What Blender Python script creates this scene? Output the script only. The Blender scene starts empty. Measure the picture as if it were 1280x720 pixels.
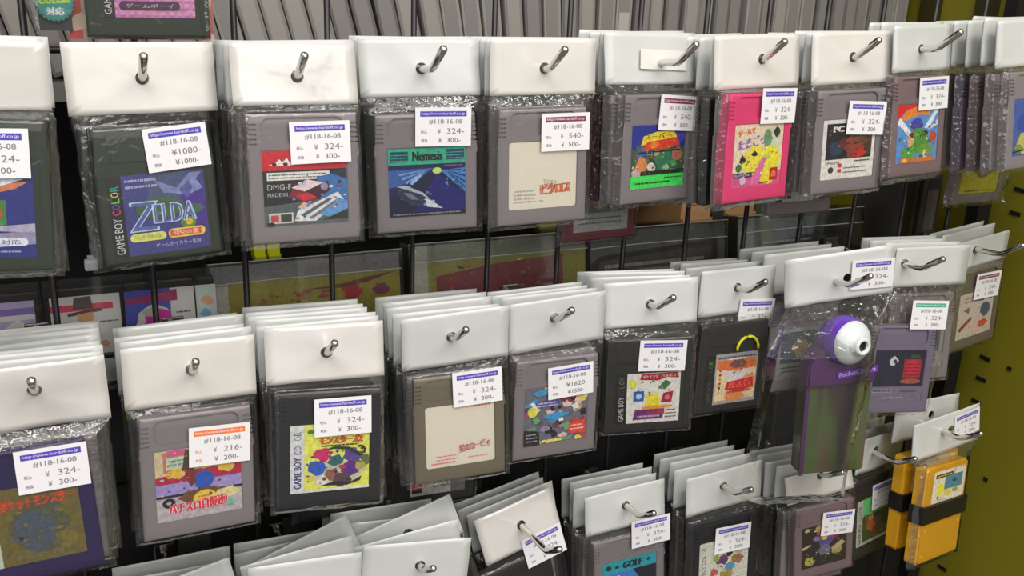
import bpy, bmesh, math, random
from mathutils import Matrix, Vector, noise
C = bpy.context.scene.collection
R = math.radians
Z0 = 1.45            # height of the camera above the shop floor
rnd = random.Random(7)

# ------------------------------------------------------------------ helpers
def lin(c):
    out = []
    for v in c[:3]:
        v = v / 255.0
        out.append(v / 12.92 if v <= 0.04045 else ((v + 0.055) / 1.055) ** 2.4)
    return (out[0], out[1], out[2], 1.0)

def mat(name, col, rough=0.5, metal=0.0, coat=0.0, bump=0.0, bscale=40.0, spec=0.5, var=0.0, vscale=20.0, coatr=0.15):
    m = bpy.data.materials.new(name); m.use_nodes = True
    nt = m.node_tree; b = nt.nodes['Principled BSDF']
    b.inputs['Base Color'].default_value = lin(col)
    b.inputs['Roughness'].default_value = rough
    b.inputs['Metallic'].default_value = metal
    b.inputs['Coat Weight'].default_value = coat
    b.inputs['Coat Roughness'].default_value = coatr
    b.inputs['Specular IOR Level'].default_value = spec
    tc = nt.nodes.new('ShaderNodeTexCoord')
    if var > 0:
        n = nt.nodes.new('ShaderNodeTexNoise'); n.inputs['Scale'].default_value = vscale; n.inputs['Detail'].default_value = 4
        nt.links.new(tc.outputs['Object'], n.inputs['Vector'])
        mx = nt.nodes.new('ShaderNodeMixRGB'); mx.blend_type = 'MULTIPLY'; mx.inputs[0].default_value = 1
        rp = nt.nodes.new('ShaderNodeMapRange'); rp.inputs['To Min'].default_value = 1 - var; rp.inputs['To Max'].default_value = 1 + var
        nt.links.new(n.outputs['Fac'], rp.inputs['Value'])
        mx.inputs[1].default_value = lin(col); nt.links.new(rp.outputs['Result'], mx.inputs[2])
        nt.links.new(mx.outputs[0], b.inputs['Base Color'])
    if bump > 0:
        n = nt.nodes.new('ShaderNodeTexNoise'); n.inputs['Scale'].default_value = bscale; n.inputs['Detail'].default_value = 3
        nt.links.new(tc.outputs['Object'], n.inputs['Vector'])
        bp = nt.nodes.new('ShaderNodeBump'); bp.inputs['Strength'].default_value = bump; bp.inputs['Distance'].default_value = 0.001
        nt.links.new(n.outputs['Fac'], bp.inputs['Height'])
        nt.links.new(bp.outputs['Normal'], b.inputs['Normal'])
        if coat > 0: nt.links.new(bp.outputs['Normal'], b.inputs['Coat Normal'])
    return m

def film(name, haze=0.05, tint=(240, 240, 238), bs=90.0, strength=0.5, rough=0.1, amt=1.0):
    m = bpy.data.materials.new(name); m.use_nodes = True
    nt = m.node_tree; nt.nodes.clear()
    N = nt.nodes.new; L = nt.links.new
    out = N('ShaderNodeOutputMaterial'); tr = N('ShaderNodeBsdfTransparent'); tr.inputs[0].default_value = lin(tint)
    gl = N('ShaderNodeBsdfGlossy'); gl.inputs['Roughness'].default_value = rough; gl.inputs['Color'].default_value = (1, 1, 1, 1)
    df = N('ShaderNodeBsdfDiffuse'); df.inputs['Color'].default_value = (0.75, 0.74, 0.72, 1)
    tc = N('ShaderNodeTexCoord'); n = N('ShaderNodeTexNoise'); n.inputs['Scale'].default_value = bs; n.inputs['Detail'].default_value = 2
    n.inputs['Distortion'].default_value = 0.6
    L(tc.outputs['Object'], n.inputs['Vector'])
    bp = N('ShaderNodeBump'); bp.inputs['Strength'].default_value = strength; bp.inputs['Distance'].default_value = 0.0016
    L(n.outputs['Fac'], bp.inputs['Height']); L(bp.outputs['Normal'], gl.inputs['Normal'])
    fr = N('ShaderNodeFresnel'); fr.inputs['IOR'].default_value = 1.5; L(bp.outputs['Normal'], fr.inputs['Normal'])
    ml = N('ShaderNodeMath'); ml.operation = 'MULTIPLY'; ml.inputs[1].default_value = amt; L(fr.outputs[0], ml.inputs[0]); ml.use_clamp = True
    m1 = N('ShaderNodeMixShader'); m1.inputs[0].default_value = haze; L(tr.outputs[0], m1.inputs[1]); L(df.outputs[0], m1.inputs[2])
    m2 = N('ShaderNodeMixShader'); L(ml.outputs[0], m2.inputs[0]); L(m1.outputs[0], m2.inputs[1]); L(gl.outputs[0], m2.inputs[2])
    L(m2.outputs[0], out.inputs['Surface'])
    return m

def vcmat(name, rough=0.4, coat=0.3, grain=0.22):
    m = bpy.data.materials.new(name); m.use_nodes = True
    nt = m.node_tree; b = nt.nodes['Principled BSDF']
    a = nt.nodes.new('ShaderNodeAttribute'); a.attribute_name = 'Col'
    tc = nt.nodes.new('ShaderNodeTexCoord'); n = nt.nodes.new('ShaderNodeTexNoise'); n.inputs['Scale'].default_value = 420; n.inputs['Detail'].default_value = 3
    nt.links.new(tc.outputs['Object'], n.inputs['Vector'])
    mp = nt.nodes.new('ShaderNodeMapRange'); mp.inputs['From Min'].default_value = .3; mp.inputs['From Max'].default_value = .7; mp.inputs['To Min'].default_value = 1 - grain; mp.inputs['To Max'].default_value = 1 + grain * .7
    mx = nt.nodes.new('ShaderNodeMixRGB'); mx.blend_type = 'MULTIPLY'; mx.inputs[0].default_value = 1
    nt.links.new(n.outputs['Fac'], mp.inputs['Value']); nt.links.new(a.outputs['Color'], mx.inputs[1]); nt.links.new(mp.outputs[0], mx.inputs[2])
    nt.links.new(mx.outputs[0], b.inputs['Base Color'])
    b.inputs['Roughness'].default_value = rough; b.inputs['Coat Weight'].default_value = coat; b.inputs['Coat Roughness'].default_value = 0.25
    return m

M = {}
M['card'] = mat('white_card', (214, 210, 204), 0.34, coat=0.6, bump=0.4, bscale=28, var=0.04, vscale=30, coatr=0.2)
M['card_g'] = mat('glossy_white_card', (212, 208, 203), 0.3, coat=1.0, bump=0.9, bscale=34, var=0.03, vscale=30, coatr=0.1)
M['card_b'] = mat('white_card_cool', (202, 204, 201), 0.4, coat=0.4, bump=0.25, bscale=22, var=0.03, vscale=25, coatr=0.25)
M['film'] = film('clear_bag_film', haze=0.012, tint=(250, 250, 249), amt=0.4)
M['film_c'] = film('crinkled_bag_film', haze=0.03, tint=(247, 247, 245), bs=170.0, strength=1.0, rough=0.09, amt=1.5)
M['film_s'] = film('stiff_clear_film', haze=0.015, tint=(252, 252, 251), bs=12.0, strength=0.25, rough=0.08, amt=1.1)
M['steel'] = mat('chrome_steel', (215, 212, 208), 0.13, metal=1.0)
M['wire'] = mat('black_wire', (26, 23, 25), 0.45)
M['black'] = mat('black_backing', (15, 13, 15), 0.7, var=0.15)
M['lip'] = mat('dark_grey_lip', (52, 50, 52), 0.45)
M['tray'] = mat('black_tray', (24, 22, 24), 0.35)
M['yellow'] = mat('yellow_green_panel', (142, 134, 34), 0.42, var=0.10, vscale=6)
M['post'] = mat('yellow_post', (205, 205, 20), 0.5)
M['slot'] = mat('slot_dark', (12, 11, 8), 0.8)
M['art'] = vcmat('printed_label')
M['paper'] = vcmat('printed_paper', 0.55, 0.1, 0.02)
M['artc'] = vcmat('printed_plain_label', 0.42, 0.25, 0.025)
M['carton'] = mat('tan_carton', (196, 150, 100), 0.7, var=0.08)
GREY = (132, 124, 128)
CARTCOL = {'grey': GREY, 'grey2': (140, 132, 136), 'black': (30, 29, 34), 'clear': (52, 60, 50), 'purple': (40, 28, 78), 'brown': (112, 103, 86),
           'pink': (222, 66, 122), 'smoke': (48, 46, 44), 'redclear': (96, 30, 42), 'lilac': (118, 108, 130), 'yellow': (222, 166, 30), 'mauve': (128, 108, 112)}
CM = {k: mat('plastic_' + k, v, 0.38 if k not in ('clear', 'smoke', 'purple', 'redclear') else 0.22, bump=0.06, bscale=900, var=0.03, vscale=50) for k, v in CARTCOL.items()}

def link(o, parent=None):
    C.objects.link(o)
    if parent is not None: o.parent = parent
    return o

def mesh_obj(name, bm, mats, parent=None, mx=None, smooth=False):
    me = bpy.data.meshes.new(name); bm.normal_update(); bm.to_mesh(me); bm.free()
    for m in (mats if isinstance(mats, (list, tuple)) else [mats]): me.materials.append(m)
    if smooth: me.polygons.foreach_set('use_smooth', [True] * len(me.polygons))
    o = bpy.data.objects.new(name, me); link(o, parent)
    if mx is not None: o.matrix_local = mx
    return o

def use_mesh(name, me, parent=None, mx=None):
    o = bpy.data.objects.new(name, me); link(o, parent)
    if mx is not None: o.matrix_local = mx
    return o

def tag(o, label, cat=None, group=None, kind=None):
    if label: o['label'] = label
    if cat: o['category'] = cat
    if group: o['group'] = group
    if kind: o['kind'] = kind
    return o

def empty(name, mx, label, cat, group=None):
    o = bpy.data.objects.new(name, None); o.empty_display_size = 0.01; link(o); o.matrix_world = mx
    return tag(o, label, cat, group)

def copy_tree(o, parent=None):
    c = o.copy(); C.objects.link(c)
    if parent is not None: c.parent = parent
    for ch in list(o.children): copy_tree(ch, c)
    return c

def box(bm, x0, x1, y0, y1, z0, z1, mi=0, bev=0.0):
    vs = [bm.verts.new(p) for p in ((x0, y0, z0), (x1, y0, z0), (x1, y1, z0), (x0, y1, z0), (x0, y0, z1), (x1, y0, z1), (x1, y1, z1), (x0, y1, z1))]
    fs = []
    for q in ((3, 2, 1, 0), (4, 5, 6, 7), (0, 1, 5, 4), (1, 2, 6, 5), (2, 3, 7, 6), (3, 0, 4, 7)):
        f = bm.faces.new([vs[i] for i in q]); f.material_index = mi; fs.append(f)
    if bev > 0:
        es = list({e for f in fs for e in f.edges})
        bmesh.ops.bevel(bm, geom=es, offset=bev, segments=2, affect='EDGES', profile=0.6)

def tube(bm, pts, r, n=14, cap=True, taper=None):
    rings = []
    for i, p in enumerate(pts):
        p = Vector(p)
        a = Vector(pts[max(0, i - 1)]); b = Vector(pts[min(len(pts) - 1, i + 1)])
        d = (b - a).normalized(); s = d.cross(Vector((1, 0, 0)))
        if s.length < 0.1: s = d.cross(Vector((0, 0, 1)))
        s.normalize(); t = d.cross(s)
        rr = r if taper is None else r * taper[i]
        rings.append([bm.verts.new(p + s * math.cos(2 * math.pi * k / n) * rr + t * math.sin(2 * math.pi * k / n) * rr) for k in range(n)])
    for a, b in zip(rings, rings[1:]):
        for k in range(n): bm.faces.new([a[k], a[(k + 1) % n], b[(k + 1) % n], b[k]])
    if cap: bm.faces.new(rings[0][::-1]); bm.faces.new(rings[-1])

def prism(bm, pts, y0, y1, mi=0):
    a = [bm.verts.new((x, y0, z)) for x, z in pts]; b = [bm.verts.new((x, y1, z)) for x, z in pts]
    n = len(pts); fs = [bm.faces.new(a), bm.faces.new(b[::-1])]
    for i in range(n): fs.append(bm.faces.new([a[(i + 1) % n], a[i], b[i], b[(i + 1) % n]]))
    for f in fs: f.material_index = mi
    return fs

def pose(X, Y, Z, tx, tz, ry):
    return Matrix.Translation((X, Y, Z + Z0)) @ Matrix.Rotation(tz, 4, 'Z') @ Matrix.Rotation(tx, 4, 'X') @ Matrix.Rotation(ry, 4, 'Y')

# ------------------------------------------------------------------ printed art (one mesh per printed sheet, colour per face)
_tc = {}
def text_tris(s):
    if s in _tc: return _tc[s]
    cu = bpy.data.curves.new('t', 'FONT'); cu.body = s; cu.resolution_u = 2; cu.size = 1
    o = bpy.data.objects.new('t', cu); C.objects.link(o)
    bpy.context.view_layer.update()
    me = o.evaluated_get(bpy.context.evaluated_depsgraph_get()).to_mesh()
    v = [(p.co.x, p.co.y) for p in me.vertices]; f = [tuple(p.vertices) for p in me.polygons]
    o.to_mesh_clear(); bpy.data.objects.remove(o); bpy.data.curves.remove(cu)
    if v:
        x0 = min(a for a, b in v); x1 = max(a for a, b in v); y0 = min(b for a, b in v); y1 = max(b for a, b in v)
        v = [((a - x0) / max(1e-6, x1 - x0), (b - y0) / max(1e-6, y1 - y0)) for a, b in v]
    _tc[s] = (v, f); return _tc[s]

class Art:
    def __init__(self, w, h, base, thick=0.15, corner=0.0):
        self.w, self.h = w, h; self.items = []; self.layer = 0; self.thick = thick
        self.base = base; self.corner = corner
    def poly(self, pts, col): self.layer += 1; self.items.append((list(pts), [tuple(range(len(pts)))], col, self.layer)); return self
    def rect(self, x0, y0, x1, y1, col): return self.poly([(x0, y0), (x1, y0), (x1, y1), (x0, y1)], col)
    def ell(self, cx, cy, rx, ry, col, n=20, rot=0):
        c, s = math.cos(R(rot)), math.sin(R(rot)); p = []
        for k in range(n):
            a, b = rx * math.cos(2 * math.pi * k / n), ry * math.sin(2 * math.pi * k / n)
            p.append((cx + a * c - b * s, cy + a * s + b * c))
        return self.poly(p, col)
    def pill(self, x0, y0, x1, y1, col):
        r = (y1 - y0) / 2; p = []
        for k in range(9): a = -math.pi / 2 + math.pi * k / 8; p.append((x1 - r + r * math.cos(a), y0 + r + r * math.sin(a)))
        for k in range(9): a = math.pi / 2 + math.pi * k / 8; p.append((x0 + r + r * math.cos(a), y0 + r + r * math.sin(a)))
        return self.poly(p, col)
    def splat(self, cx, cy, r, col, n=12, jag=0.35, seed=0, sy=1.0):
        q = random.Random(seed)
        p = []
        for k in range(n):
            a = 2 * math.pi * k / n; rr = r * (1 - jag * q.random() * (1 if k % 2 else 0.4))
            p.append((min(self.w, max(0, cx + rr * math.cos(a))), min(self.h, max(0, cy + sy * rr * math.sin(a)))))
        return self.poly(p, col)
    def text(self, s, x, y, w, h, col, rot=0, skew=0.0, bold=0.0):
        v, f = text_tris(s); self.layer += 1
        c, sn = math.cos(R(rot)), math.sin(R(rot))
        for dx in ((0,) if not bold else (-bold, 0, bold)):
            P = []
            for a, b in v:
                px, py = a * w + b * h * skew + dx, b * h
                P.append((x + px * c - py * sn, y + px * sn + py * c))
            self.items.append((P, f, col, self.layer + (0.2 if dx > 0 else 0.1 if dx < 0 else 0)))
        return self
    def fleck(self, x0, y0, x1, y1, n, cols, r=1.4, seed=5, sy=.7):
        q = random.Random(seed); self.layer += 1; ly = self.layer
        for k in range(n):
            self.splat(q.uniform(x0, x1), q.uniform(y0, y1), q.uniform(.35, 1) * r, cols[q.randrange(len(cols))], q.choice((5, 6, 7, 8)), .6, seed * 100 + k, sy * q.uniform(.5, 1.3)); self.layer = ly + (k % 6)
        self.layer = ly + 6
        return self
    def lines(self, x0, y0, x1, n, dy, col, t=0.4, seed=1):
        q = random.Random(seed)
        for k in range(n):
            x = x0
            while x < x1 - 0.8:
                ww = min(x1 - x, 0.7 + q.random() * 2.2); self.rect2(x, y0 - k * dy, x + ww, y0 - k * dy + t, col); x += ww + 0.35
        self.layer += 1
        return self
    def rect2(self, x0, y0, x1, y1, col): self.items.append(([(x0, y0), (x1, y0), (x1, y1), (x0, y1)], [(0, 1, 2, 3)], col, self.layer + 1))
    def mesh(self, name, m, step=1.6e-5):
        bm = bmesh.new(); cl = bm.loops.layers.float_color.new('Col')
        w, h = self.w / 2000, self.h / 2000; r = self.corner / 1000
        def paint(f, col):
            for l in f.loops: l[cl] = lin(col)
        if r > 0:
            pts = []
            for cx, cz, a0 in ((w - r, -h + r, -90), (w - r, h - r, 0), (-w + r, h - r, 90), (-w + r, -h + r, 180)):
                for k in range(5): a = R(a0 + 90 * k / 4); pts.append((cx + r * math.cos(a), cz + r * math.sin(a)))
        else: pts = [(-w, -h), (w, -h), (w, h), (-w, h)]
        for f in prism(bm, pts, 0, self.thick / 1000): paint(f, self.base)
        for P, F, col, ly in self.items:
            vs = [bm.verts.new((a / 1000 - w, -step * (ly + 1), b / 1000 - h)) for a, b in P]
            for q in F:
                try: paint(bm.faces.new([vs[i] for i in q]), col)
                except ValueError: pass
        me = bpy.data.meshes.new(name)
        # printed faces must look outwards (-Y)
        bm.normal_update()
        for f in bm.faces:
            if f.normal.y > 0.5 and all(v.co.y < 0 for v in f.verts): f.normal_flip()
        bm.to_mesh(me); bm.free(); me.materials.append(m)
        return me

# ------------------------------------------------------------------ price stickers 31 x 21 mm
def sticker_mesh(bar, ink, p1, p2, w=31, h=21):
    a = Art(w, h, (228, 226, 228), 0.12)
    a.rect(2.6, h - 4.9, w - 2.6, h - 2.0, bar)
    a.text('http://www.hardoff.co.jp', 3.4, h - 4.4, w - 7, 1.9, (225, 222, 240))
    a.text('#118-16-08', 7.5, h - 9.0, w - 12.5, 2.7, (138, 136, 140), bold=.12)
    a.text('税込', 3.0, h - 14.0, 3.4, 1.7, ink)
    a.text('税抜', 3.2, h - 18.6, 3.4, 1.7, ink)
    if len(p1) < 5:
        a.text('¥', 12.2, h - 14.2, 1.8, 2.8, (130, 128, 130)); a.text(p1, 17.5, h - 14.2, 9.5, 3.0, (122, 120, 122))
        a.text('¥', 12.8, h - 18.9, 1.7, 2.5, (112, 110, 112)); a.text(p2, 17.5, h - 18.9, 7.6, 2.6, (100, 98, 100))
    else:
        a.text('¥' + p1, 12.2, h - 14.2, 14.5, 3.0, (105, 103, 106)); a.text('¥' + p2, 13.4, h - 18.9, 11.5, 2.6, (70, 68, 70))
    return a.mesh('price_sticker', M['paper'])
PUR = (72, 58, 168)
ST = {'p': sticker_mesh(PUR, (60, 52, 110), '324-', '300-'), 'z': sticker_mesh(PUR, (60, 52, 110), '1080-', '1000-'), 'e': sticker_mesh(PUR, (60, 52, 110), '1620-', '1500-'),
      'r': sticker_mesh((128, 44, 66), (110, 60, 70), '540-', '500-'), 'o': sticker_mesh((232, 120, 50), (225, 110, 60), '216-', '200-'), 'g': sticker_mesh((60, 160, 130), (90, 130, 120), '324-', '300-')}

# ------------------------------------------------------------------ cover labels
def dmg(base, corner=0.8): return Art(43, 37.8, base, 0.1, corner)
L = {}
def gbc_strip(a, x0, x1, bg, fg, colors=True):
    a.rect(x0, 0, x1, a.h, bg); w = x1 - x0
    a.text('GAME BOY', x1 - w * 0.24, 1.5, 17.5, w * 0.55, fg, rot=90)
    cols = [(225, 40, 120), (110, 60, 200), (90, 200, 60), (240, 215, 40), (30, 170, 150)] if colors else [(40, 40, 90), (110, 60, 200), (90, 180, 60), (220, 60, 60), (40, 90, 150)]
    for i, ch in enumerate('COLOR'): a.text(ch, x1 - w * 0.24, 20.5 + i * 2.9, 2.4, w * 0.55, cols[i], rot=90)
# blue fantasy title, clear green cartridge
a = Art(47, 39, (62, 62, 128), 0.1); a.splat(30, 30, 14, (70, 84, 118), 14, .3, 3, .8); a.splat(40, 20, 9, (72, 44, 140), 9, .3, 5, 1.6)
a.poly([(22, 36), (33, 31), (40, 38), (46, 38), (38, 29), (27, 29)], (120, 128, 176)); a.poly([(29, 29), (36, 31), (42, 36), (46, 30), (38, 27)], (128, 136, 188)); a.poly([(34, 30), (38, 25), (41, 31), (39, 34)], (86, 90, 150))
gbc_strip(a, 0, 7, (26, 24, 28), (205, 205, 208)); a.lines(8.5, 35.6, 24, 2, 3.0, (160, 160, 205), 1.2, 4)
a.ell(24, 22, 12, 5.5, (62, 96, 62)); a.ell(40, 20, 5.5, 2.5, (64, 104, 84)); a.ell(37, 13.6, 4, 3, (92, 130, 60)); a.ell(37.5, 13.8, 1.8, 1.6, (200, 180, 50))
a.text('Z', 8.6, 11.4, 13.5, 14.5, (186, 202, 232), skew=.05, bold=.5); a.text('Z', 9.3, 12.0, 12.2, 13.4, (84, 96, 160), skew=.05)
a.text('ELDA', 20.5, 14.6, 20.5, 9.6, (188, 204, 234), bold=.5); a.text('ELDA', 20.9, 15.0, 19.7, 8.8, (86, 98, 158))
a.pill(8.2, 6.6, 25.5, 10.6, (214, 212, 110)); a.text('ふしぎの木の実', 9.8, 7.5, 13.6, 2.3, (120, 150, 60)); a.pill(26.5, 6.6, 45, 11.2, (226, 196, 80)); a.rect(27.5, 7.4, 43, 10.4, (208, 92, 70)); a.text('時空の章', 29, 7.7, 12.5, 2.5, (240, 220, 190))
a.text('ゲームボイカラー専用', 20, 2.6, 22, 2.4, (205, 180, 240))
L['zel'] = a.mesh('cover_label', M['art'])
# far left: blue label with white wave and grey diagonal
a = dmg((38, 46, 128)); a.poly([(12, 34), (24, 36), (36, 33), (40, 35), (28, 38), (14, 37)], (150, 190, 225)); a.poly([(14, 29), (24, 27), (36, 30), (41, 33), (30, 32)], (214, 130, 90)); a.poly([(20, 33), (30, 31), (39, 34), (30, 35)], (225, 235, 245))
a.rect(14, 14, 32, 25, (66, 130, 58)); a.splat(26, 20, 5, (210, 50, 44), 9, .3, 2); a.splat(19, 17, 4, (225, 205, 60), 9, .3, 4); a.ell(26, 15, 2, 1.4, (235, 230, 220))
a.poly([(0, 8), (43, 12), (43, 6), (0, 2)], (150, 146, 176)); a.poly([(8, 12), (43, 15), (43, 11), (22, 12)], (176, 172, 196)); a.pill(8, 5.2, 40, 8.6, (225, 226, 235)); a.text('カラー対応', 18, 5.8, 19, 2.2, (50, 60, 140)); a.lines(14, 2.4, 38, 1, 2, (150, 160, 210), .8)
L['blue'] = a.mesh('cover_label', M['art'])
# racing
a = dmg((38, 40, 46)); a.rect(0, 28, 43, 37.8, (205, 28, 44)); a.poly([(0, 9), (16, 12), (26, 16), (43, 20), (43, 28), (0, 27)], (28, 32, 36)); a.poly([(0, 0), (43, 0), (43, 14), (0, 10)], (84, 94, 98))
a.poly([(3, 30.6), (7, 32), (8.5, 33.6), (10, 32.2), (12.5, 34), (13.5, 32.3), (16, 31.6), (16, 30.5), (12, 30.2), (8, 30.2)], (236, 232, 225)); a.ell(6, 31, 1.2, .9, (30, 50, 30)); a.ell(11.6, 31, 1.2, .9, (30, 50, 30))
a.rect(2, 23, 34, 27, (226, 226, 220)); a.lines(3, 25.4, 33, 2, 1.5, (90, 90, 92), .6, 8); a.text('DMG-F', 2, 18.3, 12, 2.8, (196, 196, 196)); a.text('MADE IN', 2, 14.8, 10, 1.9, (190, 190, 190))
a.poly([(27, 24), (43, 27), (43, 8), (36, 6), (29, 12)], (58, 112, 178)); a.poly([(34, 26), (43, 28), (43, 22)], (36, 46, 60)); a.poly([(12, 14), (16, 21), (26, 22), (30, 15), (24, 11)], (128, 34, 52)); a.poly([(14, 19), (22, 23), (31, 21), (24, 16)], (226, 206, 206)); a.poly([(16, 15), (26, 17), (29, 14), (20, 12)], (206, 40, 60)); a.poly([(21, 17), (33, 22), (34, 17), (28, 13)], (70, 22, 40)); a.ell(31, 19, 2, 2, (150, 140, 170))
a.poly([(15, 2), (17, 8), (26, 11), (38, 16), (41, 12), (32, 6), (26, 1.5)], (222, 222, 224)); a.poly([(27, 5), (38, 13), (43, 11), (43, 6), (34, 3)], (100, 150, 205)); a.poly([(30, 2), (43, 7), (43, 2)], (40, 46, 40)); a.poly([(18, 5), (33, 13), (35, 12.4), (20, 4)], (90, 96, 110)); a.poly([(22, 3.2), (36, 11.6), (37, 11), (24, 2.6)], (110, 116, 126)); a.poly([(17, 9), (20, 11.6), (24, 10), (20, 8)], (225, 180, 150))
a.rect(2, 1.2, 14.5, 6.6, (196, 196, 192)); a.rect(3, 2, 7, 5.6, (196, 70, 76)); a.rect(8, 2, 13.5, 5.8, (60, 64, 60)); a.ell(3, 1, 2, 1, (25, 25, 25))
a.fleck(14, 3, 42, 26, 34, [(210, 214, 220), (90, 140, 200), (40, 46, 56), (170, 60, 76), (130, 136, 146), (226, 190, 180)], 1.5, 31); L['race'] = a.mesh('cover_label', M['art'])
# space
a = dmg((14, 18, 60), .5); a.poly([(0, 29), (43, 29), (43, 20), (28, 26), (0, 10)], (22, 30, 84)); a.poly([(0, 26), (25, 26.5), (18, 22), (8, 18), (0, 16)], (60, 96, 170)); a.poly([(29, 25), (43, 12), (43, 26)], (70, 130, 200))
for k in range(5): a.poly([(30 + k * .5, 25.5), (43, 25 - k * 3.2), (43, 23.8 - k * 3.2)], (24, 50, 120))
for k in range(3): a.poly([(24 - k, 26), (5 + 2 * k, 24 - 2.4 * k), (6 + 2 * k, 22.9 - 2.4 * k)], (120, 160, 216))
a.poly([(10, 15), (14, 22), (20, 24), (16, 20)], (150, 180, 226)); a.poly([(27, 24), (12, 0), (43, 0), (43, 10)], (20, 22, 112)); a.poly([(4, 17), (9, 17), (18, 13), (25, 6), (28, 4), (20, 5), (12, 6), (5, 12)], (44, 50, 78)); a.poly([(4, 17), (9, 17.6), (19, 13), (24, 8), (18, 12), (9, 15.4)], (180, 190, 206)); a.poly([(20, 10), (24, 8), (30, 3.6), (21, 5)], (208, 216, 228)); a.poly([(8, 13.5), (12, 13), (17, 9), (12, 9.6)], (110, 120, 150)); a.ell(27, 25, 2.6, 1.8, (190, 222, 120)); a.rect(0, 0, 43, 2.4, (20, 20, 30)); a.lines(2, .8, 41, 1, 1, (120, 128, 140), .8)
a.rect(0, 28.8, 43, 37.8, (50, 178, 140)); a.rect(1, 30.4, 11, 36.2, (26, 66, 92)); a.lines(1.4, 34, 11, 3, 1.6, (60, 170, 160), .5); a.rect(32, 30.8, 42.4, 36.6, (26, 66, 92)); a.lines(32.4, 34.6, 42, 3, 1.6, (60, 170, 160), .5); a.text('Nemesis', 13.6, 30.8, 16.4, 5.2, (18, 34, 36), bold=.35); a.lines(31, 27.2, 42, 1, 1, (150, 60, 140), .8)
a.fleck(6, 6, 26, 18, 22, [(120, 130, 156), (70, 78, 110), (190, 198, 212), (30, 34, 70)], 1.3, 32); a.fleck(28, 14, 43, 26, 14, [(90, 150, 210), (40, 80, 160), (130, 180, 226)], 1.2, 33); L['space'] = a.mesh('cover_label', M['art'])
# cream puzzle label
a = dmg((222, 215, 198), 1.6); a.text('ピクロス', 20.5, 7.6, 18.5, 6.2, (150, 60, 20), rot=2, bold=.9); a.text('ピクロス', 20.7, 7.9, 18, 5.6, (226, 98, 48), rot=2, bold=.3); a.text('マリオの', 21.5, 14.2, 8.5, 2.4, (96, 88, 60), rot=-8)
for k, s in enumerate(('MADE IN JAPAN', '©1995 Nintendo', '©1995 APE inc.', '©1995 JUPITER Co., LTD.')): a.text(s, 3, 9.6 - 2.05 * k, (13, 14, 13.4, 19)[k], 1.25, (110, 100, 110))
L['cream'] = a.mesh('cover_label', M['artc'])
# jungle colours with a green foot
a = dmg((52, 92, 66)); a.rect(0, 24, 43, 37.8, (34, 50, 150)); a.splat(38, 32, 6, (80, 70, 170), 9, .3, 2); a.splat(8, 19, 8, (92, 88, 70), 12, .4, 6); a.splat(9, 20.5, 5, (58, 112, 176), 8, .3, 6); a.splat(8, 14, 6, (222, 140, 80), 7, .4, 9); a.splat(16, 12, 4, (220, 214, 196), 9, .4, 10); a.splat(4, 9, 4, (205, 170, 176), 9, .4, 11); a.splat(26, 17, 8, (50, 122, 84), 12, .3, 12); a.splat(37, 20, 5, (178, 112, 92), 10, .4, 13); a.splat(28, 12, 3, (150, 190, 150), 9, .5, 14); a.splat(20, 21, 2.6, (190, 160, 120), 9, .5, 15); a.rect(8, 8, 43, 10.4, (34, 38, 26)); a.splat(34, 14, 3, (70, 160, 90), 9, .5, 16)
a.poly([(7, 26), (9, 31.5), (20, 34), (33, 34.4), (36, 30), (30, 28.6)], (232, 214, 56)); a.poly([(8, 22.6), (12, 28), (36, 30), (39, 25), (24, 23)], (214, 66, 44)); a.splat(18, 26, 4, (236, 130, 50), 8, .3, 3, .6); a.text('スーパー', 10, 29, 21, 3.6, (150, 110, 30), rot=2, bold=.2); a.poly([(5, 22), (39, 22.8), (39, 22), (5, 21)], (44, 22, 34))
a.rect(0, 0, 43, 7.8, (70, 222, 96)); a.lines(4, 2.6, 32, 1, 1, (24, 70, 34), 1.1); a.lines(27, 5.2, 41, 1, 1, (24, 90, 34), .8)
a.fleck(0, 9, 43, 24, 60, [(96, 150, 96), (40, 70, 46), (196, 170, 130), (190, 90, 80), (70, 120, 170), (60, 96, 60), (222, 205, 180)], 1.4, 34); a.fleck(8, 24, 38, 33, 12, [(120, 60, 30), (240, 180, 60), (190, 50, 50)], 1, 35); L['jungle'] = a.mesh('cover_label', M['art'])
# pink cartridge, pale label
a = dmg((232, 216, 190), 1.4); a.rect(0, 0, 43, 9, (216, 96, 150)); a.splat(18, 16, 12, (236, 224, 80), 14, .3, 2, .8); a.splat(33, 16, 10, (238, 228, 60), 12, .35, 3, 1); a.splat(30, 6, 9, (240, 224, 60), 10, .3, 4, .7); a.poly([(14, 1), (26, 18), (29, 16), (24, 1)], (226, 112, 170))
a.text('ゲームで', 3, 30.5, 15, 3.8, (232, 96, 50), rot=8, bold=.4); a.text('たまごっち', 4, 22.5, 30, 6.2, (150, 96, 190), rot=8, bold=.5); a.splat(37, 32.5, 3.6, (38, 62, 44), 8, .3, 5); a.ell(36, 26, 3.5, 3, (210, 224, 196)); a.splat(29, 29, 4, (110, 156, 110), 9, .5, 7, 1.6); a.splat(8, 17, 3.2, (30, 30, 36), 7, .5, 8); a.splat(18, 20, 3.2, (36, 32, 26), 8, .5, 9, .6); a.ell(5, 12, 2.6, 2.4, (70, 120, 70)); a.rect(1, 6, 17, 9, (46, 36, 74)); a.text('BANDAI', 2, 6.8, 13, 1.6, (210, 200, 230)); a.splat(9, 4, 3, (220, 190, 220), 9, .4, 4); a.rect(33, 3, 40, 10.6, (190, 36, 48)); a.rect(34.4, 5, 38.6, 8, (232, 120, 80)); a.lines(24, 1.6, 32, 1, 1, (40, 60, 40), .8); a.splat(30, 18, 2.5, (200, 206, 110), 9, .3, 3)
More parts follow.
